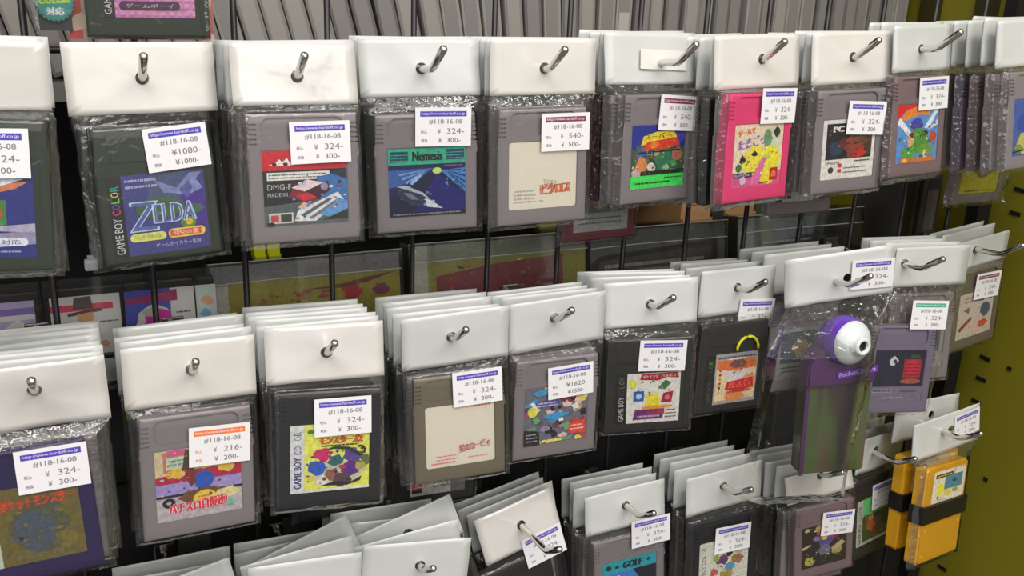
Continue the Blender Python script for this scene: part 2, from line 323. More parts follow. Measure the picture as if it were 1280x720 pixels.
a.fleck(4, 8, 42, 28, 40, [(244, 236, 150), (206, 206, 90), (214, 150, 190), (250, 244, 220), (120, 110, 60), (236, 214, 60)], 1.4, 36); L['pink'] = a.mesh('cover_label', M['art'])
# white border, dark picture
a = dmg((228, 224, 218), .8); a.rect(3, 12.6, 40.5, 35.4, (30, 30, 42)); a.poly([(20, 35.4), (40.5, 35.4), (40.5, 14), (24, 14)], (74, 54, 38)); a.splat(26, 20, 10, (150, 62, 52), 12, .4, 3, .8); a.splat(31, 16, 6, (196, 46, 40), 9, .4, 5, .6); a.splat(11, 19, 6, (46, 62, 96), 9, .5, 6); a.splat(17, 23, 4, (104, 48, 44), 9, .5, 8); a.splat(34, 26, 6, (100, 74, 48), 10, .4, 12); a.text('PC', 8.5, 30, 8, 3.6, (232, 230, 226), bold=.6); a.text('DMG-PBL', 3.4, 9.6, 12, 1.6, (50, 48, 50)); a.ell(8, 6, 2.2, 2, (46, 52, 62)); a.rect(13.6, 7.4, 16.6, 9.8, (196, 60, 60)); a.rect(13.6, 4, 16.6, 6.4, (196, 60, 60)); a.lines(18, 6.4, 38, 2, 2.8, (120, 116, 116), .7); a.lines(27, 10.4, 40, 1, 1, (60, 58, 58), .8)
a.fleck(4, 13.5, 39, 34, 46, [(60, 44, 40), (120, 60, 50), (44, 52, 76), (170, 70, 56), (96, 76, 50), (40, 34, 40)], 1.7, 37); L['dark'] = a.mesh('cover_label', M['art'])
# red arch, blue rays
a = dmg((96, 150, 214), 1); a.poly([(0, 37.8), (0, 28), (10, 35), (30, 36), (43, 34), (43, 37.8)], (222, 38, 40)); a.rect(22, 35, 43, 37.8, (222, 38, 40)); a.poly([(3, 28), (9, 34), (20, 36.6), (31, 35), (34, 30), (22, 31), (10, 28)], (236, 140, 56)); a.poly([(0, 26), (14, 16), (16, 19), (2, 30)], (236, 240, 244)); a.poly([(28, 22), (40, 35), (43, 34), (34, 22)], (226, 236, 246)); a.poly([(31, 20), (43, 28), (43, 24)], (210, 226, 246)); a.splat(20, 25, 8, (66, 70, 170), 12, .3, 2, .5); a.splat(24, 14, 11, (86, 152, 60), 14, .4, 3, .9); a.splat(12, 6, 8, (80, 168, 70), 10, .4, 4, .6); a.splat(31, 8, 9, (112, 160, 60), 12, .4, 8, .5); a.splat(14, 14, 4.4, (214, 176, 130), 9, .4, 5); a.splat(16, 18, 4, (110, 46, 44), 8, .4, 6, .5); a.splat(38, 16, 4, (196, 76, 56), 9, .4, 7); a.splat(29, 19, 4, (70, 60, 40), 9, .4, 9, .5); a.rect(4, 0, 40, 3.2, (206, 120, 60)); a.splat(9, 1.6, 3, (236, 200, 120), 8, .3, 1, .5); a.splat(30, 5, 3, (226, 210, 170), 9, .4, 2)
a.fleck(2, 3, 41, 26, 60, [(60, 120, 50), (190, 170, 110), (110, 50, 44), (130, 190, 90), (226, 226, 220), (60, 60, 130), (190, 90, 60)], 1.5, 38); L['arch'] = a.mesh('cover_label', M['art'])
# gold label
a = Art(43, 37.8, (108, 96, 44), 0.1); a.splat(25, 18, 15, (84, 84, 62), 14, .3, 2, 1.0); a.splat(22, 15, 10, (74, 84, 98), 12, .35, 4, 1.1); a.splat(35, 9, 6, (120, 106, 44), 10, .3, 5)
gbc_strip(a, 0, 7, (186, 198, 178), (34, 30, 84), False); a.text('ポケットモンスター', 9, 27, 32, 5.8, (196, 58, 34), rot=1, bold=.6); a.text('ポケットモンスター', 9.2, 27.3, 31.5, 5.0, (214, 88, 40), rot=1); a.text('ゲームボーイカラー', 13, 2.4, 26, 2.2, (130, 128, 120))
a.fleck(9, 5, 42, 26, 30, [(126, 112, 52), (92, 92, 70), (84, 92, 96), (112, 102, 50)], 3, 39); L['gold'] = a.mesh('cover_label', M['art'])
# pachinko parlour
a = dmg((186, 176, 182), .6); a.rect(0, 20, 43, 37.8, (206, 190, 150)); a.rect(4, 26, 19, 37, (196, 120, 100)); a.rect(5.4, 27.4, 18, 34, (188, 206, 186)); a.lines(6.5, 31.6, 17, 2, 2, (110, 150, 130), .8); a.rect(6, 35, 16, 37.6, (206, 90, 140)); a.poly([(0, 20), (0, 24), (16, 26), (43, 26), (43, 20)], (178, 34, 66)); a.splat(10, 25, 5, (224, 184, 60), 10, .5, 3, .7); a.splat(35, 25, 5, (226, 190, 70), 10, .5, 4, .8); a.rect(0, 14, 43, 20, (160, 146, 204)); a.rect(0, 12.6, 43, 14, (40, 30, 46)); a.poly([(13, 26), (15, 37), (19, 37), (19, 26)], (84, 60, 46)); a.poly([(14, 24), (19, 27), (22, 20), (17, 17)], (122, 50, 44)); a.splat(24, 20, 6, (46, 86, 186), 10, .3, 5); a.splat(25, 28, 4, (230, 206, 90), 9, .3, 6, .7); a.splat(24, 11.5, 14, (116, 74, 44), 16, .3, 7, .3); a.ell(6, 9.8, 3.2, 2.6, (28, 22, 30)); a.ell(6, 9.8, 1.2, 1, (180, 170, 180)); a.splat(36, 11, 7, (222, 212, 150), 10, .3, 8, .45); a.ell(24, 9.6, 6, 4.6, (234, 196, 74)); a.lines(20.5, 10.4, 28, 2, 2, (190, 130, 50), .8)
a.fleck(1, 10, 42, 37, 60, [(226, 200, 110), (120, 60, 60), (196, 196, 210), (90, 80, 130), (210, 70, 90), (150, 170, 150), (60, 50, 60)], 1.3, 40); a.text('パチスロ自慢連!', 6, 3.2, 29, 6.2, (232, 222, 225), rot=2, bold=.7); a.text('パチスロ自慢連!', 6, 3.4, 29, 5.8, (222, 36, 66), rot=2, bold=.35); a.splat(37, 5, 2, (110, 200, 150), 7, .3, 9)
L['pachi'] = a.mesh('cover_label', M['art'])
# yellow monsters-title label with white strip
a = dmg((226, 226, 96), 1.8); a.splat(26, 10, 16, (196, 196, 172), 14, .4, 3, .5); a.splat(38, 16, 8, (96, 112, 60), 10, .4, 12, .7)
for cx, cy, r, c, s in ((17.5, 20.5, 5.5, (206, 36, 110), 3), (14, 13, 5.6, (40, 92, 196), 4), (24.5, 17, 5.2, (46, 104, 108), 5), (33.5, 19, 6, (86, 70, 150), 6), (32.5, 11.5, 5.5, (96, 40, 140), 7), (23, 9, 5, (150, 96, 74), 8), (38, 13, 3.4, (172, 166, 80), 9), (17, 6, 4, (226, 222, 214), 10), (28, 5.5, 6, (90, 62, 66), 11), (11, 8, 2.6, (226, 205, 80), 13), (28, 13, 2, (205, 60, 70), 14)): a.splat(cx, cy, r, c, 11, .45, s, .85)
for x0, y0, r in ((38, 21.5, 3.2),):
    pts = [(x0 + r * math.cos(R(t)), y0 + r * math.sin(R(t))) for t in range(-120, 121, 30)] + [(x0 + (r - 1.2) * math.cos(R(t)), y0 + (r - 1.2) * math.sin(R(t))) for t in range(120, -121, -30)]; a.poly(pts, (34, 30, 32))
a.poly([(18, 23), (24, 25), (32, 24), (38, 20), (37, 18.8), (31, 22.4), (24, 23.4)], (40, 52, 40)); a.poly([(16, 3.2), (24, 5), (33, 4), (39, 7), (38, 4.4), (31, 2.4), (22, 2.8)], (34, 26, 34))
a.text('モンスターズ2', 16, 26.4, 23, 4.4, (120, 60, 30), bold=.6); a.text('モンスターズ2', 16.2, 26.6, 22.6, 4.0, (222, 84, 44), bold=.2); a.lines(17, 25, 38, 1, 1, (60, 50, 40), .8); a.splat(11, 34, 2.2, (60, 130, 70), 7, .4, 3, .6)
a.fleck(9, 3, 42, 23, 70, [(60, 40, 60), (222, 214, 200), (110, 60, 60), (60, 90, 150), (130, 120, 70), (40, 36, 40), (150, 60, 110)], 1.3, 41); a.poly([(0, 0), (7.5, 0), (7.5, 37.8), (0, 37.8)], (214, 214, 216)); a.text('GAME BOY', 5.9, 2.5, 17.5, 3.8, (44, 36, 110), rot=90, bold=.15)
for i, ch in enumerate('COLOR'): a.text(ch, 5.9, 21.5 + i * 2.7, 2.2, 3.8, [(70, 60, 130), (44, 60, 120), (190, 196, 205), (90, 130, 120), (60, 70, 90)][i], rot=90)
a.rect(7.5, 0, 43, 1.6, (222, 220, 208))
L['mons'] = a.mesh('cover_label', M['art'])
# cream label with small rosy title
a = dmg((222, 214, 198), 1.6); a.text('星のカービィ', 21, 7.5, 19, 4.8, (160, 60, 84), rot=6, bold=.6); a.text('星のカービィ', 21.2, 7.8, 18.6, 4.3, (206, 96, 116), rot=6); a.lines(6, 6.2, 20, 2, 2.2, (222, 128, 128), .8); a.lines(26, 3.6, 39, 1, 2, (222, 138, 128), .8); a.lines(3, 2.0, 18, 1, 2, (214, 110, 110), .9); a.lines(26, 35.2, 42, 1, 1, (226, 120, 116), 1)
L['rosy'] = a.mesh('cover_label', M['artc'])
# crowded multicoloured label
a = dmg((112, 110, 126), .5); q = random.Random(21)
PAL = [(60, 150, 205), (222, 212, 90), (40, 36, 44), (226, 196, 190), (206, 70, 62), (110, 170, 110), (150, 140, 170), (240, 236, 220), (126, 60, 60), (224, 190, 100), (90, 90, 110)]
for k in range(70): a.splat(q.uniform(1, 42), q.uniform(1, 37), q.uniform(1.2, 4.2), PAL[q.randrange(len(PAL))], 9, .5, k, q.uniform(.5, 1.1))
a.poly([(7, 28), (22, 30.5), (24, 26), (9, 24.5)], (90, 84, 150)); a.lines(8.5, 27, 22, 2, 1.8, (200, 190, 226), .9); a.poly([(11, 18), (22, 21), (31, 19), (22, 15)], (64, 156, 212)); a.poly([(30, 5), (31, 12), (42, 13.5), (42, 4)], (222, 76, 62)); a.lines(32, 9.6, 41, 2, 2.4, (246, 200, 190), .9); a.splat(5, 22, 4, (226, 218, 86), 9, .4, 91); a.poly([(0, 0), (11, 0), (10, 9), (0, 11)], (40, 36, 44)); a.lines(1.5, 7, 9, 3, 2.2, (170, 166, 176), .7); a.poly([(25, 33), (27, 26), (31, 33), (34, 27), (37, 34), (34, 30), (31, 28), (29, 31)], (120, 46, 50)); a.poly([(4, 35), (18, 37.8), (20, 34), (9, 32)], (70, 156, 196)); a.rect(12, 1, 26, 2.8, (226, 222, 130))
L['crowd'] = a.mesh('cover_label', M['art'], 8e-6)
# white puzzle label on black strip cartridge
a = Art(43, 35, (24, 23, 26), 0.1); a.rect(7.6, 0, 43, 35, (228, 224, 218)); a.text('GAME BOY', 5.8, 2, 17, 3.6, (205, 200, 200), rot=90)
for i, ch in enumerate('COLOR'): a.text(ch, 5.8, 20 + i * 2.7, 2.2, 3.4, [(130, 30, 60), (90, 40, 110), (70, 120, 60), (150, 150, 60), (60, 110, 90)][i], rot=90)
a.poly([(16, 30.5), (17, 34.4), (41, 34.8), (42, 30.6), (34, 31.5), (28, 29.4), (22, 30)], (166, 30, 44)); a.text('ポケモンで', 18, 31.4, 10, 2.2, (230, 180, 170), bold=.15); a.text('パネポン', 30, 31.6, 10, 2.2, (230, 180, 170), bold=.15); a.rect(12, 15.5, 19, 22.6, (48, 92, 170)); a.ell(15.6, 19, 2, 2, (170, 205, 236)); a.poly([(30.5, 14), (32, 20.5), (38.6, 21.5), (37.5, 13.6)], (166, 26, 52)); a.ell(34.6, 17.4, 1.8, 1.8, (222, 110, 120)); a.poly([(28, 24), (33, 29.8), (37, 27.6), (33, 23)], (60, 112, 66)); a.poly([(9, 31), (14, 29.6), (13, 24.6), (10, 25)], (226, 222, 60)); a.poly([(18, 9), (38, 10.4), (38.4, 12), (18, 11.4)], (238, 150, 56)); a.poly([(12, 2.4), (13.4, 9.4), (33, 9.6), (32, 2.6)], (104, 48, 120)); a.poly([(17, 5.6), (33, 9.6), (33, 5.6)], (172, 44, 66)); a.lines(33.6, 8, 41, 3, 2.4, (90, 86, 90), .7); a.lines(15, 4, 31, 1, 1, (210, 160, 200), 1.2); a.poly([(20, 12), (21, 20), (29, 20), (30, 12)], (236, 220, 60))
a.fleck(12, 11, 40, 30, 22, [(226, 214, 60), (60, 110, 70), (40, 38, 40), (222, 150, 60)], 1.1, 42); L['panel'] = a.mesh('cover_label', M['art'])
# orange and cream label with red title
a = Art(43, 37, (30, 28, 28), 0.1); a.rect(8, 0, 43, 37, (176, 168, 166)); a.rect(9.5, 2.6, 42, 31, (236, 214, 176)); a.splat(26, 25, 12, (232, 222, 220), 12, .2, 3, .9); a.poly([(9.5, 26), (20, 24), (42, 25), (42, 32), (9.5, 32)], (226, 116, 52)); a.splat(27, 29, 8, (128, 84, 78), 12, .3, 5, .5); a.splat(37, 14, 7, (236, 160, 110), 10, .3, 7); a.splat(26, 5, 10, (236, 150, 90), 12, .3, 8, .4)
for k in range(6): a.ell(12.5, 25 - k * 3.2, 1, 1.1, [(196, 66, 56), (120, 60, 40), (210, 150, 50)][k % 3])
a.poly([(17, 10), (19, 16), (40, 18), (41, 11), (30, 8)], (214, 42, 44)); a.text('恋占い', 20, 11, 18, 4.6, (246, 110, 96), bold=.3); a.lines(19, 7.6, 38, 1, 1, (200, 60, 50), 1.4); a.text('GAME BOY', 5.8, 1.5, 16, 3.4, (96, 92, 92), rot=90)
for i, ch in enumerate('COLOR'): a.text(ch, 5.8, 19 + i * 2.9, 2.4, 3.4, [(90, 40, 50), (70, 50, 90), (70, 90, 60), (110, 130, 50), (90, 160, 60)][i], rot=90)
a.lines(10, 33.6, 41, 1, 1, (90, 96, 120), 1.2)
a.fleck(10, 4, 41, 30, 36, [(240, 226, 200), (226, 140, 90), (120, 80, 70), (240, 190, 150), (170, 50, 50)], 1.1, 43); L['orange'] = a.mesh('cover_label', M['art'])
# navy square with red block
a = dmg((118, 108, 128), .3); a.rect(0, 11, 43, 37.8, (34, 32, 56)); a.splat(16, 30, 4.5, (205, 208, 214), 8, .5, 3, .9); a.ell(17, 29.6, 1.6, 1.6, (50, 50, 70)); a.rect(25, 17.6, 40, 31, (176, 30, 56)); a.splat(32, 25, 7, (196, 40, 66), 12, .3, 4, .9); a.lines(26, 27, 39, 4, 2.6, (120, 20, 44), .8); a.rect(30, 32, 38, 34.4, (44, 84, 60)); a.ell(32, 14.8, 9, 2, (160, 84, 66)); a.rect(0, 6.6, 17, 9.2, (150, 142, 158)); a.lines(1, 7.4, 16, 1, 1, (70, 64, 84), 1); a.lines(24, 7, 40, 1, 1, (82, 74, 100), .9); a.lines(10, 2.2, 28, 1, 1, (176, 170, 186), .8)
L['navy'] = a.mesh('cover_label', M['art'])
# cream with patches
a = dmg((206, 192, 178), .8); a.poly([(16, 30), (20, 37.8), (34, 37.8), (30, 28)], (84, 96, 130)); a.splat(37, 33, 6, (214, 70, 96), 10, .3, 3); a.splat(33, 20, 7, (80, 90, 110), 11, .45, 4); a.poly([(2, 9), (16, 17), (18, 15), (4, 6)], (150, 60, 44)); a.splat(32, 9, 8, (205, 84, 60), 10, .5, 5, .6); a.poly([(6, 24), (14, 26), (13, 20)], (130, 110, 100)); a.lines(6, 33, 15, 2, 3, (150, 130, 120), .9); a.poly([(20, 2), (24, 12), (28, 4)], (226, 180, 170))
L['patch'] = a.mesh('cover_label', M['art'])
# golf
a = dmg((76, 176, 196), .6); a.rect(0, 0, 43, 29, (70, 130, 200)); a.poly([(24, 29), (43, 29), (43, 12), (30, 20)], (30, 34, 46)); a.splat(12, 24, 5, (226, 226, 236), 9, .4, 2, .5); a.splat(20, 10, 12, (80, 150, 90), 12, .3, 3, .6); a.rect(0, 29.5, 43, 37.8, (40, 162, 176)); a.text('GOLF', 16, 31, 15, 5.2, (20, 40, 52), skew=.15, bold=.6); a.splat(5, 33.6, 2.6, (24, 52, 66), 7, .4, 6); a.splat(11.5, 33.2, 2.2, (24, 52, 66), 5, .4, 7, .6); a.splat(37, 34, 2.4, (24, 60, 76), 7, .5, 8, .6)
L['golf'] = a.mesh('cover_label', M['art'])
# white/green strip label
a = Art(43, 39, (214, 214, 202), 0.1, 2.2); a.splat(26, 24, 13, (226, 228, 190), 12, .3, 2, .6); a.text('GAME BOY', 5.6, 2, 18, 3.4, (44, 40, 70), rot=90)
for i, ch in enumerate('COLOR'): a.text(ch, 5.6, 21.5 + i * 2.9, 2.4, 3.4, [(60, 60, 70), (90, 60, 60), (60, 90, 60), (190, 170, 60), (90, 140, 60)][i], rot=90)
for cx, cy, r, c, s in ((20, 22, 6, (106, 66, 116), 3), (33, 20, 6, (160, 116, 84), 4), (26, 26, 4, (50, 40, 44), 5), (15, 24, 4, (150, 176, 84), 6), (27, 15, 5, (90, 150, 190), 7), (35, 26, 3.6, (190, 176, 150), 8), (24, 9, 7, (170, 150, 60), 9), (13, 13, 4, (200, 90, 80), 10)): a.splat(cx, cy, r, c, 10, .45, s, .8)
a.poly([(30, 28), (36, 31), (43, 29), (43, 27), (36, 29)], (40, 36, 40)); a.text('ドラクエ', 22, 31, 16, 3, (90, 92, 110))
a.fleck(9, 4, 41, 30, 50, [(90, 70, 110), (50, 44, 50), (210, 180, 120), (120, 160, 90), (200, 210, 210)], 1.3, 44); L['strip'] = a.mesh('cover_label', M['art'])
# dark label with beige wing shapes
a = dmg((50, 44, 32), .3); 
for cx, cy, r, c, s in ((20, 33, 8, (190, 160, 120), 3), (22, 24, 10, (96, 84, 146), 4), (14, 26, 4, (150, 120, 160), 5), (33, 25, 4, (150, 56, 80), 6), (22, 14, 7, (116, 112, 140), 7), (8, 6, 6, (186, 176, 80), 8), (34, 12, 6, (176, 160, 96), 9), (22, 26, 4, (222, 196, 84), 10), (5, 35, 3, (205, 186, 130), 11)): a.splat(cx, cy, r, c, 12, .5, s, .8)
a.fleck(4, 3, 40, 36, 60, [(190, 170, 130), (90, 80, 120), (50, 44, 40), (150, 60, 70), (222, 206, 150), (110, 104, 130)], 1.6, 45); a.poly([(0, 20), (8, 22), (9, 20.6), (1, 17.6)], (205, 180, 140)); a.poly([(34, 30), (41, 33), (43, 31), (36, 28)], (205, 180, 140)); a.poly([(28, 14), (38, 20), (42, 17), (32, 11)], (196, 176, 130)); a.poly([(13, 31), (27, 33), (27, 31), (14, 29)], (196, 84, 56))
L['wing'] = a.mesh('cover_label', M['art'])
# green topped label
a = Art(43, 39, (196, 196, 184), 0.1, 1.5); a.rect(7.6, 24, 43, 39, (112, 206, 128)); a.rect(7.6, 2.5, 43, 24, (74, 84, 50))
for cx, cy, r, c, s in ((20, 14, 7, (196, 110, 50), 3), (30, 16, 6, (112, 96, 120), 4), (36, 21, 5, (60, 130, 80), 5), (14, 20, 4, (150, 90, 44), 6), (26, 7, 6, (126, 70, 44), 7), (36, 9, 5, (88, 104, 60), 8), (19, 21, 4, (214, 160, 70), 9)): a.splat(cx, cy, r, c, 11, .5, s, .9)
a.fleck(8, 3, 42, 25, 60, [(190, 110, 50), (60, 90, 50), (120, 90, 60), (110, 140, 80), (40, 40, 30), (150, 120, 140)], 1.4, 46); a.text('GAME BOY', 5.6, 2, 18, 3.4, (60, 60, 66), rot=90); a.text('COLOR', 5.6, 21.5, 13, 3.4, (70, 90, 80), rot=90)
L['green'] = a.mesh('cover_label', M['art'])
# far right, blue over yellow
a = dmg((70, 100, 170), .6); a.splat(12, 32, 6, (60, 96, 190), 9, .4, 2, .5); a.splat(10, 22, 7, (60, 80, 170), 10, .3, 3); a.splat(14, 8, 12, (196, 196, 110), 12, .4, 4, .7); a.splat(6, 5, 6, (130, 150, 70), 9, .4, 5, .6); a.splat(30, 18, 9, (110, 140, 190), 9, .4, 7); a.poly([(0, 2), (20, 4), (20, 5), (0, 3.2)], (40, 50, 50))
L['bluey'] = a.mesh('cover_label', M['art'])
# white label with small red mark
a = Art(43, 37, (200, 198, 194), 0.1, .6); a.rect(0, 0, 5, 37, (40, 38, 42)); a.rect(6, 4, 13, 14, (190, 50, 66)); a.ell(9.4, 9.4, 2, 2.6, (236, 180, 190)); a.rect(6, 2, 13, 4, (40, 38, 40)); a.text('CROSS', 20, 4.4, 16, 4, (60, 60, 62), skew=.2); a.rect(33, 0, 43, 37, (120, 118, 116)); a.splat(24, 25, 9, (150, 130, 90), 12, .4, 3)
L['mark'] = a.mesh('cover_label', M['art'])
a = dmg((150, 150, 150), .6); a.rect(3, 12, 40, 35, (84, 92, 110)); a.splat(20, 22, 8, (180, 150, 100), 12, .4, 3); a.lines(4, 8, 38, 2, 3, (80, 80, 84), 1)
L['plain'] = a.mesh('cover_label', M['art'])
a = dmg((196, 190, 40), .6); a.splat(24, 22, 12, (110, 80, 70), 12, .4, 3, .5); a.lines(6, 6, 36, 1, 3, (90, 90, 30), 1)
L['yel'] = a.mesh('cover_label', M['art'])
a = dmg((212, 150, 178), .4)
for k in range(11):
    a.rect(0, k * 3.5, 43, k * 3.5 + 1.2, (190, 104, 176))
for k in range(12): a.rect(k * 3.7, 0, k * 3.7 + .8, 37.8, (205, 128, 190))
a.rect(0, 27, 43, 37.8, (226, 200, 204)); a.poly([(14, 11), (18, 11), (20, 25), (22, 37), (16, 37)], (196, 196, 222)); a.poly([(23, 12), (33, 11), (31, 20), (25, 20)], (60, 56, 160)); a.rect(14, 13, 20, 16, (140, 150, 120)); a.poly([(22, 22), (30, 22), (32, 37), (24, 37)], (214, 110, 90)); gbc_strip(a, 0, 6, (30, 28, 32), (205, 205, 205)); a.pill(8, 3.6, 36, 7.6, (70, 36, 66)); a.text('ゲームボーイ', 11, 4.5, 22, 2.1, (214, 176, 210)); a.rect(0, 0, 0.2, 1, (212, 150, 178))
L['plaid'] = a.mesh('cover_label', M['art'])

# ------------------------------------------------------------------ cartridge shells
def boolean_mesh(base_bm, cut_bm, name):
    a = mesh_obj('a', base_bm, M['wire']); b = mesh_obj('b', cut_bm, M['wire'])
    md = a.modifiers.new('b', 'BOOLEAN'); md.object = b; md.operation = 'DIFFERENCE'; md.solver = 'EXACT'; md.use_self = True
    bpy.context.view_layer.update()
    me = bpy.data.meshes.new_from_object(a.evaluated_get(bpy.context.evaluated_depsgraph_get()))
    me.name = name; me.materials.clear()
    bpy.data.objects.remove(a); bpy.data.objects.remove(b)
    return me

def rounded(x0, z0, x1, z1, r, n=5):
    pts = []
    for cx, cz, a0 in ((x1 - r, z0 + r, -90), (x1 - r, z1 - r, 0), (x0 + r, z1 - r, 90), (x0 + r, z0 + r, 180)):
        for k in range(n): a = R(a0 + 90 * k / (n - 1)); pts.append((cx + r * math.cos(a), cz + r * math.sin(a)))
    return pts

def shell(style):
    bm = bmesh.new()
    w, h = .0285, .0325
    pts = [(-w, -h), (w, -h), (w, .0100), (w - .0009, .0108), (w - .0009, h), (-w + .0009, h), (-w + .0009, .0108), (-w, .0100)]
    fs = prism(bm, pts, 0, .0075)
    es = list(set(fs[0].edges))
    bmesh.ops.bevel(bm, geom=es, offset=.0011, segments=2, affect='EDGES', profile=0.5)
    bmesh.ops.recalc_face_normals(bm, faces=bm.faces)
    cb = bmesh.new()
    prism(cb, rounded(-.0222, -.0243, .0222, .0147, .0012) if style == 'classic' else rounded(-.0243, -.0292, .0243, .0166, .0012), -.001, .00045)
    if style == 'classic':
        prism(cb, rounded(-.0212, .0178, .0212, .0306, .0045, 7), -.001, .0013)
        for k in range(5):
            z = .0172 + k * .0024
            for s in (-1, 1): box(cb, min(s * .0236, s * .0300), max(s * .0236, s * .0300), -.001, .0008, z, z + .0009)
    else:
        for k in range(4):
            for x in (-.0085, .0035): box(cb, x, x + .0028, -.001, .0006, .0205 + k * .0021, .0213 + k * .0021)
        prism(cb, rounded(-.008, .0172, .006, .0184, .0005), -.001, .0004)
    bmesh.ops.recalc_face_normals(cb, faces=cb.faces)
    me = boolean_mesh(bm, cb, 'cartridge')
    bm = bmesh.new(); bm.from_mesh(me)
    if style == 'colour':   # raised dome band along the top of the later cartridges
        prism(bm, [(-.020, .0165), (.020, .0165), (.0235, .0300), (-.0235, .0300)][::1], -.0004, .0002)
    bm.to_mesh(me); bm.free()
    return me
SH = {'classic': shell('classic'), 'colour': shell('colour')}
_cm = {}
def cart_mesh(style, col):
    k = (style, col)
    if k not in _cm:
        me = SH[style].copy(); me.materials.clear(); me.materials.append(CM[col]); _cm[k] = me
    return _cm[k]

# ------------------------------------------------------------------ header cards and bags
def card_mesh(w, h, hx, hz, seed, amp=.0006, m='card', curl=0.0):
    """folded white card, two leaves joined by a fold along the top, with a punched round hole"""
    bm = bmesh.new(); n = 40; rr = .0032
    per = []
    for k in range(n):
        t = k / n * 4; s = int(t); f = t - s
        per.append([(-w / 2 + f * w, -h / 2), (w / 2, -h / 2 + f * h), (w / 2 - f * w, h / 2), (-w / 2, h / 2 - f * h)][s])
    fr = (0, .12, .3, .55, .8, 1.0)
    leaves = []
    for leaf in (0, 1):
        rings = []
        for t in fr:
            ring = []
            for k in range(n):
                px, pz = per[k]; a = math.atan2(pz - hz, px - hx)
                cx, cz = hx + rr * math.cos(a), hz + rr * math.sin(a)
                x, z = cx + (px - cx) * t, cz + (pz - cz) * t
                d = noise.noise(Vector((x * 45 + seed * 7.1, z * 45, seed))) * amp + noise.noise(Vector((x * 110, z * 90 + seed * 3.3, 2 + seed))) * amp * .35
                y = d - curl * (abs(x) / w * 2) ** 2 - .0006 * math.exp(-(((x - hx) ** 2 + (z - hz) ** 2) ** .5) / .006)
                th = .0013 * min(1, (h / 2 - z) / .004 + .15)
                ring.append(bm.verts.new((x, y + (th if leaf else 0), z)))
            rings.append(ring)
        for a, b in zip(rings, rings[1:]):
            for k in range(n):
                q = [a[k], b[k], b[(k + 1) % n], a[(k + 1) % n]]
                bm.faces.new(q if not leaf else q[::-1])
        leaves.append(rings)
    for k in range(n):
        a, b = leaves[0][-1], leaves[1][-1]; bm.faces.new([a[k], b[k], b[(k + 1) % n], a[(k + 1) % n]])
    me = bpy.data.meshes.new('header_card'); bmesh.ops.recalc_face_normals(bm, faces=bm.faces); bm.to_mesh(me); bm.free()
    me.polygons.foreach_set('use_smooth', [True] * len(me.polygons)); me.materials.append(M[m])
    return me

def bag_mesh(w, h, rel, seed, cw=.057, ch=.065, depth=.0075, extra=0.0, crinkle=1.0, mats=('film', 'film_c')):
    """front film of the bag: from under the card, over the top edge of the cartridge, down its face, closed by side and bottom seams"""
    bm = bmesh.new(); q = random.Random(seed)
    hx, hz = cw / 2, ch / 2; W = max(w * .985, cw + .005) / 2
    inv = rel.inverted()
    cxc = (inv @ Vector((0, 0, -h / 2))).x
    us = [-1, -.985, -.965, -.945, -.925, -.905] + [-.88 + 1.76 * k / 14 for k in range(15)] + [.905, .925, .945, .965, .985, 1]
    rows = [('b', -hz - .0030 - extra, depth / 2), ('b', -hz - .0018 - extra * .6, depth * .3), ('b', -hz - .0008 - extra * .2, .0005)]
    nn = 14
    for k in range(nn): rows.append(('f', -hz + ch * k / (nn - 1), -.0006))
    rows += [('t', hz + .0006, .0002), ('t', hz + .0010, .0012)]
    grid = []
    for kind, z, y in rows:
        f = (z + hz) / ch; row = []
        for u in us:
            x = u * W; s = cxc * .35 * max(0, min(1, f))
            xx = x + s * (1 if abs(u) > .9 else 0)
            yy = y
            e = max(0, (abs(x) - (hx - .0002)) / max(1e-4, W - hx + .0002))
            if e > 0: yy = y + (depth * .5 - y) * min(1, e) ** .8
            amp = (.0002 + .0011 * min(1, e * 1.5) + (.0006 if kind != 'f' else 0)) * crinkle
            v = Vector((xx * 220 + seed * 5.3, z * 120, seed * 1.7))
            yy -= abs(noise.noise(v)) * amp * 1.5
            zz = z; 
            if e > .7: xx += noise.noise(Vector((z * 160, seed, u))) * .0007 * crinkle
            if kind == 'b': zz += noise.noise(Vector((x * 90, seed * 3, 1))) * .0007
            row.append(rel @ Vector((xx, yy, zz)))
        grid.append(row)
    topc = grid[-1]; T = []
    for u in us: T.append(Vector((u * w / 2 * .99, -.0004, -h / 2 - .0002)))
    for t in (.2, .4, .6, .8, 1.0):
        row = []
        for i, u in enumerate(us):
            p = topc[i].lerp(T[i], t); p.y -= noise.noise(Vector((u * 9 + seed, t * 5, seed))) * .0012 * math.sin(t * math.pi) * crinkle
            row.append(p)
        grid.append(row)
    vs = [[bm.verts.new(p) for p in row] for row in grid]
    for j in range(len(vs) - 1):
        for i in range(len(us) - 1):
            f = bm.faces.new([vs[j][i], vs[j][i + 1], vs[j + 1][i + 1], vs[j + 1][i]])
            f.material_index = 0 if (abs(us[i]) < .9 and abs(us[i + 1]) < .9 and 2 < j < len(rows) - 2) else 1
            f.smooth = True
    me = bpy.data.meshes.new('plastic_bag'); bm.to_mesh(me); bm.free()
    for m in mats: me.materials.append(M[m])
    return me

ORD = ['first', 'second', 'third', 'fourth', 'fifth', 'sixth', 'seventh', 'eighth', 'ninth']
REL0 = Matrix.Translation((0, -.0080, -.0535)) @ Matrix.Rotation(R(-2), 4, 'X')
cardB = [card_mesh(.0655, .0308, 0, .002, 50 + k, m='card_b') for k in range(3)]
bagB = [bag_mesh(.0655, .0308, REL0, 70 + k) for k in range(3)]

